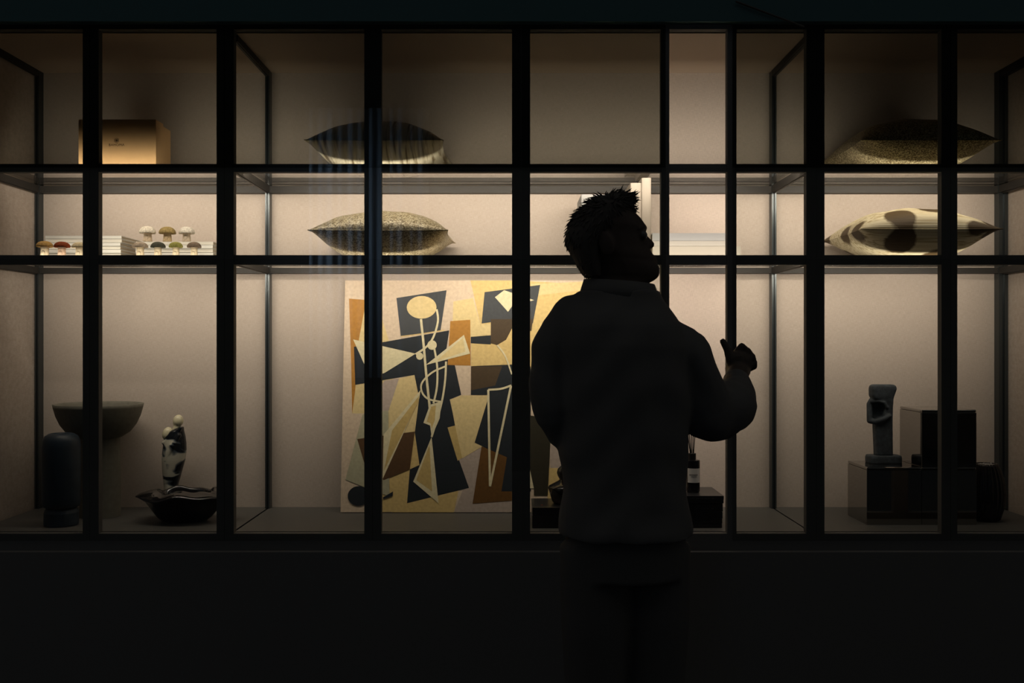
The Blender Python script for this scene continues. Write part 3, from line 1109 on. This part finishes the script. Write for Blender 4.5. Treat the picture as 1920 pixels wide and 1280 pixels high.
bm = bmesh.new()
rings = []
for (k, zf, wk) in ((0.40, 0.0, 0), (0.46, 0.02, 0), (0.56, 0.16, 0.2), (0.68, 0.42, 0.5), (0.80, 0.68, 0.8), (0.95, 0.83, 1), (1.0, 0.86, 1), (0.99, 0.90, 1), (0.80, 1.0, 1), (0.60, 1.07, 1),
                    (0.56, 1.06, 1), (0.52, 0.98, 1), (0.46, 0.70, 0.6), (0.38, 0.40, 0.3), (0.22, 0.28, 0), (0.02, 0.26, 0)):
    rings.append([(A * k * math.cos(t) * (1 + (wav(t) - 1) * wk), B * k * math.sin(t) * (1 + (wav(t) - 1) * wk), zr * zf + wz(t) * wk)
                  for t in [2 * math.pi * i / 72 for i in range(72)]])
loft(bm, rings)
obj('dish_bowl', bm, M['gloss'], ds, smooth=True)

# ------------------------------------------------------------------ middle bay, floor
M['blackbox'] = mat('black_satin_card', (0.018, 0.019, 0.022), 0.30, 0, 0.5)
M['boxline'] = mat('grey_line', (0.12, 0.12, 0.12), 0.4)
M['seal'] = mat('orange_seal', (0.35, 0.06, 0.02), 0.5)
k0 = thing('keepsake_box', 'low black lacquered box with a small red seal beside the canvas', 'box',
           (fx(1052, 3.455), 3.555, Z_FLOOR))
w0 = fx(1052, 3.455) - fx(998, 3.455)
h0 = fz(951, 3.455) - Z_FLOOR
obj('base', bx(-w0, w0, -0.1, 0.1, 0, h0 * 0.62), M['blackbox'], k0, bevel=0.002)
obj('lid', bx(-w0, w0, -0.1, 0.1, h0 * 0.64, h0), M['blackbox'], k0, bevel=0.002)
bm = bmesh.new()
lathe(bm, [(0.004, h0), (0.004, h0 + 0.001), (0.001, h0 + 0.0012)], c=(fx(1016, 3.50) - fx(1052, 3.455), -0.055), seg=14)
obj('seal', bm, M['seal'], k0, label='small red seal')

# lobed black vase on it, half hidden by the person
lY = 3.55
s = F / lY
lv = thing('lobed_vase', 'glossy black double lobed vase standing on the low lacquered box', 'vase', (fx(1066, lY), lY, Z_FLOOR + h0 + 0.0004))


def lz(py):
    return fz(py, lY) - Z_FLOOR - h0


b0 = lz(936) * 0
bm = bmesh.new()
lathe(bm, [(27 / s, 0), (31 / s, 0.006), (35 / s, lz(926)), (38.5 / s, lz(914)), (37 / s, lz(911)), (28 / s, lz(906)), (19 / s, lz(901)), (16.5 / s, lz(899)), (20 / s, lz(893)), (22 / s, lz(886)),
           (20 / s, lz(879)), (13 / s, lz(872)), (9 / s, lz(868)), (8 / s, lz(866)), (7 / s, lz(868)), (1 / s, lz(872))], seg=40)
obj('vase_body', bm, M['gloss'], lv, smooth=True)

# black box stack with diffuser
z = Z_FLOOR
BX = [(990, 972, 1354, 3.462, 'lowest black flat box of the stack under the diffuser bottle'), (972, 943.5, 1355, 3.460, 'thick black box in the middle of the stack under the diffuser bottle'),
      (943, 929, 1357, 3.457, 'thin glossy black box directly under the diffuser bottle')]
for i, (ya, yb, xr, yy, lab) in enumerate(BX):
    zt = fz(yb, yy)
    x1 = fx(xr, yy)
    x0 = x1 - 0.215
    t = thing('black_box', lab, 'box', ((x0 + x1) / 2, yy + 0.105, z), 'black boxes stacked under the diffuser')
    w = (x1 - x0) / 2
    hh = zt - z - 0.0009
    obj('base', bx(-w, w, -0.105, 0.105, 0, hh * 0.45), M['blackbox'], t, bevel=0.001)
    obj('lid', bx(-w - 0.0006, w + 0.0006, -0.1056, 0.1056, hh * 0.47, hh), M['blackbox'], t, bevel=0.001)
    bm = bmesh.new()
    for q, c in enumerate((-0.02, -0.005, 0.012, 0.022, 0.034, 0.048)):
        box(bm, c + 0.02, c + 0.02 + (0.008 if q % 2 else 0.004), -0.1062, -0.1056, hh * 0.66, hh * 0.66 + 0.0012)
    obj('small_print', bm, M['boxline'], t)
    z = zt

dfY = 3.545
s = F / dfY
df = thing('reed_diffuser', 'black reed diffuser bottle with white label on the black box stack', 'diffuser', (fx(1299.5, dfY), dfY, z))


def dz(py):
    return fz(py, dfY) - z


M['bottle'] = mat('black_bottle', (0.014, 0.014, 0.016), 0.12, 0, 0.5)
r = 12.6 / s
bm = bmesh.new()
lathe(bm, [(r * 0.9, 0), (r, 0.003), (r, dz(864)), (r * 0.96, dz(862)), (r * 0.55, dz(861))], seg=32)
obj('bottle', bm, M['bottle'], df, smooth=False)
bm = bmesh.new()
lathe(bm, [(7.2 / s, dz(861)), (7.2 / s, dz(850)), (6.8 / s, dz(849.4)), (1 / s, dz(849.2))], c=(-1.8 / s, 0), seg=24)
obj('cap', bm, mat('black_cap', (0.012, 0.012, 0.012), 0.4), df)
M['label'] = mat('label_paper', (0.85, 0.83, 0.80), 0.6)
bm = bmesh.new()


def curved_panel(bm, rr, a0, a1, z0, z1, n=10, th=0.0004):
    o0, o1, i0, i1 = [], [], [], []
    for i in range(n + 1):
        a = a0 + (a1 - a0) * i / n
        for lst, r_, z_ in ((o0, rr + th, z0), (o1, rr + th, z1), (i0, rr, z0), (i1, rr, z1)):
            lst.append(bm.verts.new((r_ * math.sin(a), -r_ * math.cos(a), z_)))
    for i in range(n):
        bm.faces.new((o0[i], o0[i + 1], o1[i + 1], o1[i]))
        bm.faces.new((o1[i], o1[i + 1], i1[i + 1], i1[i]))
        bm.faces.new((i0[i + 1], i0[i], i1[i], i1[i + 1]))
        bm.faces.new((i0[i], i0[i + 1], o0[i + 1], o0[i]))
    bm.faces.new((o0[0], o1[0], i1[0], i0[0]))
    bm.faces.new((o0[-1], i0[-1], i1[-1], o1[-1]))


curved_panel(bm, r + 0.0003, -1.05, 1.0, dz(903.5), dz(877))
obj('label', bm, M['label'], df)
bm = bmesh.new()
for row, (za, zb_, a0, a1, n) in enumerate(((889.6, 888.0, -0.72, 0.55, 11), (892.8, 891.8, -0.45, 0.36, 9))):
    for q in range(n):
        aa = a0 + (a1 - a0) * q / n
        curved_panel(bm, r + 0.0009, aa, aa + (a1 - a0) / n * 0.68, dz(za), dz(zb_), n=1, th=0.0002)
obj('label_print', bm, M['blackbox'], df)
M['reed'] = mat('black_reed', (0.02, 0.018, 0.015), 0.7)
for (xa, xb, yb, dy) in ((1296, 1289, 770, 0.01), (1297, 1294, 772, -0.01), (1300, 1306, 776, 0.0), (1299, 1302, 768, 0.02), (1295, 1283, 775, -0.015)):
    bm = bmesh.new()
    tube(bm, [((xa - 1299.5) / s, 0, dz(856)), ((xb - 1299.5) / s, dy, dz(yb))], 0.0017, 6)
    obj('reed', bm, M['reed'], df)

# ------------------------------------------------------------------ right bay
M['mirror'] = mat('black_mirror', (0.36, 0.345, 0.33), 0.06, 1.0, 0.5)
cw = (1728 - 1625) / F * 3.52
cx0 = fx(1625, 3.52)
chh = fz(876, 3.52) - Z_FLOOR


def cube(label, x, zb, d):
    t = thing('mirror_cube', label, 'cube', (x + cw / 2, 3.52 + 0.1, zb), 'mirrored display cubes')
    obj('shell', bx(-cw / 2 + 0.0005, cw / 2 - 0.0005, -0.1 + d, 0.1 + d, 0.0, chh - 0.0104), M['mirror'], t, bevel=0.0006)
    obj('top_plate', bx(-cw / 2 + 0.0005, cw / 2 - 0.0005, -0.1 + d, 0.1 + d, chh - 0.0102, chh), M['mirror'], t, bevel=0.0035)


cube('dark mirrored cube under the stone statue at right', cx0, Z_FLOOR, 0)
cube('dark mirrored cube on the floor beneath the upper mirrored cube', cx0 + cw + 0.0004, Z_FLOOR, 0)
cube('dark mirrored cube resting on top of the other two cubes', cx0 + cw + 0.0004, Z_FLOOR + chh, 0.0)

# statue
tY = 3.655
s = F / tY
zt0 = Z_FLOOR + chh + 0.0003
stt = thing('statue', 'dark slate carved stone statue with bent arm on a mirrored cube', 'statue', (fx(1656, tY), tY, zt0))


def q(X, Y):
    return ((1580 + X / 6.4 - 1656) / s, fz(690 + Y / 6.4, tY) - zt0)


M['slate'] = mat('slate_stone', (0.052, 0.063, 0.074), 0.75, noise=(70, 0.3), bump=(90, 0.6))


def rrect(x0, x1, hd, zz, n=6, rr=0.35):
    """rounded rectangle ring"""
    cx, hw = (x0 + x1) / 2, (x1 - x0) / 2
    out = []
    for i in range(24):
        t = 2 * math.pi * i / 24
        c, sn = math.cos(t), math.sin(t)
        e = 0.45
        out.append((cx + hw * math.copysign(abs(c) ** e, c), hd * math.copysign(abs(sn) ** e, sn), zz))
    return out


bm = bmesh.new()
rings = []
for Y, a, b, hd in ((1045, 385, 588, .025), (900, 380, 586, .025), (760, 374, 584, .026), (680, 371, 583, .027), (610, 400, 582, .027), (575, 462, 582, .026),
                    (450, 485, 585, .025), (400, 470, 590, .026), (365, 345, 594, .027), (330, 328, 605, .028), (250, 325, 634, .028), (215, 332, 626, .027), (196, 362, 600, .022)):
    x0, zz = q(a, Y)
    x1, _ = q(b, Y)
    rings.append(rrect(x0, x1, hd, zz))
loft(bm, rings)


def q3(X, Y, y):
    a = q(X, Y)
    return (a[0], y, a[1])


slab = [q3(330, 380, 0), q3(500, 380, 0), q3(500, 650, 0), q3(320, 650, 0)]
loft(bm, [[(p[0], 0.000, p[2]) for p in slab], [(p[0], 0.020, p[2]) for p in slab]])
tube(bm, [q3(345, 385, 0), q3(322, 430, 0), q3(318, 530, -0.004), q3(314, 628, -0.008)], [0.0095, 0.0105, 0.0105, 0.0105], 12)
tube(bm, [q3(314, 632, -0.008), q3(380, 640, -0.02), q3(450, 610, -0.028), q3(525, 570, -0.03)], [0.010, 0.011, 0.010, 0.007], 12)
tube(bm, [q3(330, 400, -0.005), q3(400, 392, -0.02), q3(470, 410, -0.025), q3(500, 470, -0.026)], [0.008, 0.006, 0.006, 0.005], 10)
obj('figure', remesh(bm, 0.0028, 2), M['slate'], stt, smooth=True)
bm = bmesh.new()
x0, zz = q(290, 1150)
x1, _ = q(690, 1150)
_, ztop = q(0, 1045)
loft(bm, [rrect(x0, x1, 0.038, 0.0), rrect(x0, x1, 0.038, ztop * 0.75), rrect(x0 + 0.003, x1 - 0.003, 0.036, ztop + 0.001)])
obj('plinth', remesh(bm, 0.003, 2), M['slate'], stt, smooth=True)

# ribbed black vase
rY = 3.615
s = F / rY
rv = thing('ribbed_vase', 'black ribbed vase with a narrow mouth right of the mirrored cubes', 'vase', (1.691, rY, Z_FLOOR))
H = fz(868.5, rY) - Z_FLOOR


def ribs(t, r_, zz):
    return r_ * (1 + 0.028 * math.cos(22 * t))


bm = bmesh.new()
lathe(bm, [(0.040, 0), (0.046, 0.004), (0.060, 0.05), (0.064, 0.095), (0.060, 0.14), (0.050, 0.175), (0.041, H - 0.008), (0.0385, H), (0.034, H - 0.001), (0.0335, H - 0.02), (0.045, H - 0.06), (0.002, 0.03)],
      seg=132, rad=ribs)
obj('vase_body', bm, M['gloss'], rv, smooth=True)
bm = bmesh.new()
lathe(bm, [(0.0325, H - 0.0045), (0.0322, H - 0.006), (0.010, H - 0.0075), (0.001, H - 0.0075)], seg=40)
obj('filling', bm, mat('pale_wax', (0.6, 0.58, 0.55), 0.5), rv, smooth=False)  # pale disc stands in for light reflected inside the mouth

# ------------------------------------------------------------------ the person in front of the window
PYY = 2.60
s = F / PYY
person = thing('person', 'man in dark jacket seen from behind, head turned right, right fist raised', 'person',
               (fx(1168, PYY), PYY, 0.0))
PO = -Vector(person.location)
M['skin'] = mat('skin', (0.06, 0.045, 0.036), 0.6, 0, 0.2)
M['jacket'] = mat('jacket_cloth', (0.095, 0.093, 0.09), 0.9, 0, 0.1, bump=(25, 0.2))
M['trousers'] = mat('trouser_cloth', (0.075, 0.073, 0.07), 0.9, 0, 0.1)
M['hair'] = mat('dark_hair', (0.06, 0.055, 0.05), 0.8, 0, 0.1)
M['shoe'] = mat('shoe_leather', (0.03, 0.03, 0.03), 0.5)
M['zip'] = mat('zip_metal', (0.05, 0.05, 0.05), 0.5, 0.3)
M['eye'] = mat('eye', (0.05, 0.05, 0.05), 0.4)


def hw(px, py, dy=0.0):
    return W(px, py, PYY + dy)


def ring(py, a, b, hb, cy=0.0, egg=0.0, n=28, e=1.0):
    """horizontal section between picture columns a and b, half breadth hb px (across the view)"""
    zz = hw(0, py).z
    xa, xb = hw(a, py).x, hw(b, py).x
    out = []
    for i in range(n):
        t = 2 * math.pi * i / n
        c, sn = math.cos(t), math.sin(t)
        c2 = math.copysign(abs(c) ** e, c)
        s2 = math.copysign(abs(sn) ** e, sn)
        out.append(Vector(((xa + xb) / 2 + (xb - xa) / 2 * c2, PYY + cy + hb / s * s2 * (1 - egg * max(c, 0)), zz)))
    return out


# --- body: head, neck, torso, arms, hands and legs as one continuous surface
bm = bmesh.new()
headrows = [(371, 1128, 1166, 18, .0), (376, 1112, 1178, 36, .0), (384, 1098, 1183, 47, .05), (396, 1086, 1188, 54, .1), (409, 1077, 1201, 57, .15), (417, 1073, 1207, 58, .18), (425, 1072, 1212, 58, .2),
            (433, 1071, 1211.5, 57, .22), (442, 1071, 1211, 56, .22), (452, 1073, 1212, 55, .22), (462, 1076, 1215, 54, .25), (470, 1080, 1220, 53, .28), (476, 1084, 1224, 52, .3), (482, 1088, 1228, 50, .32),
            (488, 1092, 1229, 48, .34), (494, 1096, 1232, 47, .36), (500, 1099, 1236, 45, .38), (507, 1102, 1237, 43, .4), (514, 1104, 1236.5, 41, .42), (520, 1105, 1234, 38, .42), (526, 1106, 1226, 38, .35),
            (532, 1106, 1214, 40, .2), (540, 1106, 1204, 42, .1), (556, 1104, 1204, 44, 0), (590, 1098, 1210, 50, 0), (612, 1090, 1225, 56, 0)]
loft(bm, [ring(py, a, b, hb, 0, egg) for py, a, b, hb, egg in reversed(headrows)])
# nose
nose = [(440, 1204, 1212.5, 5), (447, 1204, 1219, 6.5), (452, 1204, 1224, 8), (457, 1204, 1227.5, 10), (461, 1204, 1227.2, 12), (465, 1204, 1223, 11), (467.5, 1204, 1217, 8)]
loft(bm, [ring(py, a, b, hb, 0, .35, 16) for py, a, b, hb in reversed(nose)])
# lips, brow ridge, ears
tube(bm, [hw(1222, 482, -0.022), hw(1228, 483, 0), hw(1222, 482, 0.022)], [0.003, 0.0055, 0.003], 8)
tube(bm, [hw(1223, 489, -0.02), hw(1229.5, 490, 0), hw(1223, 489, 0.02)], [0.003, 0.006, 0.003], 8)
tube(bm, [hw(1198, 428, -0.045), hw(1207, 424, -0.026), hw(1210, 427, 0), hw(1207, 424, 0.026), hw(1198, 428, 0.045)], [0.004, 0.006, 0.006, 0.006, 0.004], 8)
for sg in (-1, 1):
    ellipsoid(bm, hw(1136, 456, sg * 0.078), (0.020, 0.008, 0.033), Matrix.Rotation(math.radians(-18), 3, 'Y') @ Matrix.Rotation(sg * math.radians(14), 3, 'Z'))
    ellipsoid(bm, hw(1203.5, 440.5, sg * 0.032), (0.012, 0.012, 0.010))
# torso
loft(bm, [ring(py, a, b, hd) for py, a, b, hd in ((1010, 1060, 1284, 82), (960, 1062, 1280, 84), (900, 1072, 1272, 78), (840, 1074, 1270, 78), (760, 1068, 1278, 84), (680, 1062, 1280, 86), (620, 1062, 1268, 78), (590, 1080, 1250, 62), (570, 1100, 1230, 48))])
# left arm, hand near the pocket
LA = [hw(1064, 612, 0.0), hw(1045, 680, 0.0), hw(1050, 778, -0.01), hw(1085, 815, 0.10), hw(1130, 838, 0.20)]
tube(bm, LA, [0.055, 0.046, 0.040, 0.034, 0.026], 14)
# right arm
RS, REL, RW = hw(1254, 640, 0.0), hw(1340, 772, 0.03), hw(1384, 700, 0.20)
tube(bm, [RS, hw(1296, 706, 0.01), REL], [0.046, 0.044, 0.042], 14)
tube(bm, [REL, hw(1368, 748, 0.10), RW], [0.042, 0.038, 0.030], 14)
HY = 0.235
KP = lambda px, py, dy=0.0: hw(px, py, HY + dy)
# palm
tube(bm, [RW, KP(1383, 694, 0), KP(1389, 676, 0.004)], [0.030, 0.036, 0.032], 14)
for dy_ in (-0.018, 0.018):
    tube(bm, [KP(1378, 694, dy_), KP(1384, 672, dy_)], [0.022, 0.021], 10)
# four curled fingers
FING = [((1381, 664, -0.006), (1392, 649.5, -0.012), (1394, 652, 0.018), (1386, 668, 0.032), .0122),
        ((1390, 668, -0.004), (1401, 657.5, -0.006), (1405, 662, 0.024), (1396, 674, 0.036), .0120),
        ((1397, 676, -0.002), (1410, 668, -0.002), (1412, 674, 0.026), (1401, 684, 0.036), .0114),
        ((1398, 688, 0.0), (1414.5, 679, 0.002), (1414, 687, 0.024), (1402, 693, 0.032), .0106)]
for a, b, c, d, rr in FING:
    tube(bm, [KP(*a), KP(*b), KP(*c), KP(*d)], [rr * 1.08, rr * 1.04, rr * .92, rr * .8], 10)
# thumb with the web at its root
tube(bm, [KP(1380, 694, -0.012), KP(1370, 672, -0.018), KP(1364, 655, -0.016), KP(1355.5, 640, -0.012)], [0.0190, 0.0150, 0.0112, 0.0090], 12)
tube(bm, [KP(1384, 684, -0.008), KP(1374, 670, -0.014)], [0.020, 0.013], 10)
# left hand, partly in front of the hip
LH = hw(1130, 838, 0.20)
tube(bm, [LH, LH + Vector((0.05, 0.02, -0.02))], [0.026, 0.028], 12)
for k in range(4):
    b0 = LH + Vector((0.06, 0.02, -0.045 + k * 0.017))
    tube(bm, [b0, b0 + Vector((0.04, 0.006, -0.006)), b0 + Vector((0.062, -0.012, -0.016))], [0.0095, 0.009, 0.008], 8)
tube(bm, [LH + Vector((0.02, 0.0, 0.01)), LH + Vector((0.05, -0.01, 0.035)), LH + Vector((0.075, -0.01, 0.04))], [0.013, 0.011, 0.009], 8)
# legs
for lx_, fy in ((-0.070, 0.0), (0.085, 0.03)):
    bxx = person.location.x + lx_
    tube(bm, [(bxx, PYY + fy, 0.93), (bxx, PYY + fy, 0.70), (bxx, PYY + fy + 0.01, 0.48), (bxx, PYY + fy, 0.30), (bxx, PYY + fy - 0.02, 0.09)], [0.080, 0.074, 0.056, 0.052, 0.036], 16)
    tube(bm, [(bxx, PYY + fy - 0.04, 0.045), (bxx + 0.015, PYY + fy + 0.06, 0.04), (bxx + 0.03, PYY + fy + 0.14, 0.03)], [0.036, 0.036, 0.026], 12)
body = obj('body', shift(remesh(bm, 0.0040, 2), PO), M['skin'], person, smooth=True)
for sg in (-1, 1):
    bm = bmesh.new()
    ellipsoid(bm, hw(1205.2, 441, sg * 0.032), (0.0118, 0.0118, 0.0118))
    obj('eye', shift(bm, PO), M['eye'], person, smooth=True)

# --- jacket
bm = bmesh.new()
jr = [(1000, 1046, 1299, 108), (985, 1046, 1298, 110), (950, 1050, 1291, 104), (920, 1054, 1287, 102), (890, 1054, 1286, 102), (872, 1054, 1286, 102), (850, 1050, 1287, 103), (800, 1046, 1291, 106), (720, 1043, 1294, 110),
      (650, 1042, 1290, 108), (610, 1040, 1279, 98), (592, 1046, 1268, 88), (578, 1056, 1258, 76), (566, 1068, 1248, 68), (555, 1078, 1240, 62), (545, 1084, 1237, 60)]
loft(bm, [ring(py, a, b, hd, 0, 0, 32, 0.9) for py, a, b, hd in jr])
# left shoulder and sleeve
tube(bm, [hw(1078, 598, 0), hw(1059, 622, 0), hw(1047, 655, 0), hw(1043, 712, 0), hw(1051, 765, 0)], [0.062, 0.066, 0.0675, 0.072, 0.076], 18)
tube(bm, [hw(1051, 765, 0), hw(1066, 795, 0.02), hw(1100, 815, 0.10), hw(1128, 836, 0.18)], [0.074, 0.070, 0.058, 0.046], 16)
tube(bm, [hw(1072, 826, 0.0), hw(1082, 848, 0.0)], [0.040, 0.046], 12)
# right shoulder and sleeve
tube(bm, [hw(1240, 618, 0), hw(1264, 645, 0), hw(1278, 672, 0.0)], [0.046, 0.065, 0.066], 18)
tube(bm, [hw(1285, 668, 0), hw(1300, 700, 0.0), hw(1316, 745, 0.01), hw(1330, 775, 0.02)], [0.071, 0.066, 0.070, 0.072], 18)
tube(bm, [hw(1326, 774, 0.02), hw(1352, 772, 0.06), hw(1366, 760, 0.10)], [0.0735, 0.0745, 0.073], 18)
tube(bm, [hw(1366, 766, 0.10), hw(1377, 742, 0.13), hw(1384, 733, 0.150), hw(1382, 722, 0.17)], [0.070, 0.060, 0.049, 0.044], 18)
jb = remesh(bm, 0.006, 5)
# soft folds
for v in jb.verts:
    d = v.normal
    p = v.co
    v.co = p + d * (0.0022 * math.sin(p.z * 46 + 4 * math.sin(p.x * 13) + p.y * 9) + 0.0016 * math.sin(p.x * 60 + p.z * 17))
jacket = obj('jacket', shift(jb, PO), M['jacket'], person, smooth=True)
# stand-up collar
bm = bmesh.new()
n = 40
R0, R1, R2, R3 = [], [], [], []
for i in range(n):
    t = 2 * math.pi * i / n
    c, sn = math.cos(t), math.sin(t)
    for lst, pa, pb_, ya, yb_, hb_, k in ((R0, 1083, 1240, 560, 572, 66, 0), (R1, 1094.5, 1227, 523.5, 533.5, 58, 0), (R2, 1098, 1223, 524, 534, 54, 0), (R3, 1092, 1232, 560, 572, 60, 0)):
        pxx = (pa + pb_) / 2 + (pb_ - pa) / 2 * c
        pyy = (ya + yb_) / 2 + (yb_ - ya) / 2 * c
        p = hw(pxx, pyy)
        lst.append((p.x, PYY + hb_ / s * sn, p.z))
vv = [[bm.verts.new(p) for p in L] for L in (R0, R1, R2, R3)]
for a, b in ((0, 1), (1, 2), (2, 3), (3, 0)):
    for i in range(n):
        j = (i + 1) % n
        bm.faces.new((vv[a][i], vv[a][j], vv[b][j], vv[b][i]))
obj('collar', shift(bm, PO), M['jacket'], jacket, smooth=True)
bm = bmesh.new()
for i in range(16):
    k = i / 15
    p = hw(1227.5 + 11.5 * k, 536 + 34 * k)
    box(bm, p.x - 0.003, p.x + 0.0022, PYY - 0.004, PYY + 0.004, p.z - 0.0007, p.z + 0.0007)
obj('zipper_teeth', shift(bm, PO), M['zip'], jacket)

# --- trousers, shoes
bm = bmesh.new()
loft(bm, [ring(py, a, b, hd, 0, 0, 28) for py, a, b, hd in ((1080, 1066, 1282, 90), (1030, 1060, 1286, 92), (985, 1062, 1282, 92), (960, 1066, 1278, 88))])
for lx_, fy in ((-0.070, 0.0), (0.085, 0.03)):
    bxx = person.location.x + lx_
    tube(bm, [(bxx * 1.0, PYY + fy, 0.86), (bxx, PYY + fy, 0.66), (bxx, PYY + fy + 0.01, 0.46), (bxx, PYY + fy, 0.28), (bxx, PYY + fy - 0.01, 0.075)], [0.094, 0.090, 0.078, 0.074, 0.070], 18, round_ends=False)
obj('trousers', shift(remesh(bm, 0.008, 4), PO), M['trousers'], person, smooth=True)
for lx_, fy in ((-0.070, 0.0), (0.085, 0.03)):
    bxx = person.location.x + lx_
    bm = bmesh.new()
    tube(bm, [(bxx, PYY + fy - 0.055, 0.052), (bxx + 0.012, PYY + fy + 0.05, 0.052), (bxx + 0.034, PYY + fy + 0.17, 0.045)], [0.046, 0.046, 0.038], 16)
    bmesh.ops.translate(bm, verts=bm.verts, vec=(0, 0, 0))
    for v in bm.verts:
        v.co.z = max(v.co.z, 0.0)
    obj('shoe', shift(bm, PO), M['shoe'], person, smooth=True)

# --- hair: scalp cap and many tapering locks
bm = bmesh.new()
hr = [(364.5, 1140, 1178, 22), (369, 1124, 1184, 38), (377, 1109, 1187, 48), (388, 1092, 1186, 57), (400, 1079, 1182, 62), (412, 1070, 1176, 64), (424, 1065, 1164, 66), (436, 1061, 1150, 67), (450, 1060, 1140, 66),
      (462, 1062.5, 1134, 64), (474, 1069, 1132, 62), (488, 1077, 1130, 58), (500, 1083, 1130, 54), (511, 1089, 1130, 50), (520, 1097, 1130, 46)]
loft(bm, [ring(py, a, b, hb) for py, a, b, hb in reversed(hr)])
cap = remesh(bm, 0.005, 3)
cap.verts.ensure_lookup_table()
rnd = random.Random(11)
roots = []
cap.normal_update()
cand = [v for v in cap.verts]
rnd.shuffle(cand)
ctr = hw(1135, 440)
for v in cand[:1500]:
    roots.append((v.co.copy(), v.normal.copy()))
for p, nrm in roots:
    ppx = 960 + p.x / PYY * F
    ppy = 640 - (p.z - CZ) / PYY * F
    front = max(0, min(1, (ppx - 1125) / 55))
    top = max(0, min(1, (430 - ppy) / 55))
    L = (0.010 + 0.009 * rnd.random()) * (0.75 + 0.25 * top)
    if ppy > 462:
        L *= 0.6
    flow = Vector((-0.25 + 1.1 * front, 0, -0.9 + 1.1 * top))
    flow = flow - nrm * flow.dot(nrm)
    if flow.length > 1e-4:
        flow.normalize()
    lift = 0.22 + 0.25 * top + 0.35 * front * top
    jit = 0.22 + 0.3 * top
    d0 = (nrm * lift + flow * 0.8 + Vector((rnd.uniform(-jit, jit), rnd.uniform(-jit, jit), rnd.uniform(-jit, jit)))).normalized()
    d1 = (d0 - nrm * rnd.uniform(-0.1, 0.7) + Vector((rnd.uniform(-.4, .4), rnd.uniform(-.4, .4), rnd.uniform(-.4, .4)))).normalized()
    rr = 0.0020 + 0.0011 * rnd.random()
    p0 = p - nrm * 0.003
    tube(cap, [p0, p0 + d0 * L * 0.55, p0 + d0 * L * 0.85 + d1 * L * 0.3, p0 + d0 * L * 1.0 + d1 * L * 0.62], [rr, rr * 0.85, rr * 0.5, rr * 0.15], 5, round_ends=False)
# curly wisps over the forehead and crown
for k in range(110):
    a = rnd.random()
    base = hw(1158 + 31 * a, 363.5 + 30 * a ** 2, rnd.uniform(-0.04, 0.04))
    dirv = Vector((0.35 + 0.5 * a, rnd.uniform(-.3, .3), 0.35 - 0.9 * a + rnd.uniform(-.5, .45))).normalized()
    L = rnd.uniform(0.005, 0.016)
    crl = Vector((rnd.uniform(-.6, .3), rnd.uniform(-.3, .3), rnd.uniform(-.9, .9)))
    pts = [base - dirv * 0.005, base + dirv * L * 0.4, base + dirv * L * 0.75 + crl * L * 0.15, base + dirv * L * 0.95 + crl * L * 0.42, base + dirv * L * 0.9 + crl * L * 0.7]
    tube(cap, pts, [0.0018, 0.0014, 0.001, 0.0007, 0.0003], 5, round_ends=False)
obj('hair', shift(cap, PO), M['hair'], person, smooth=True)
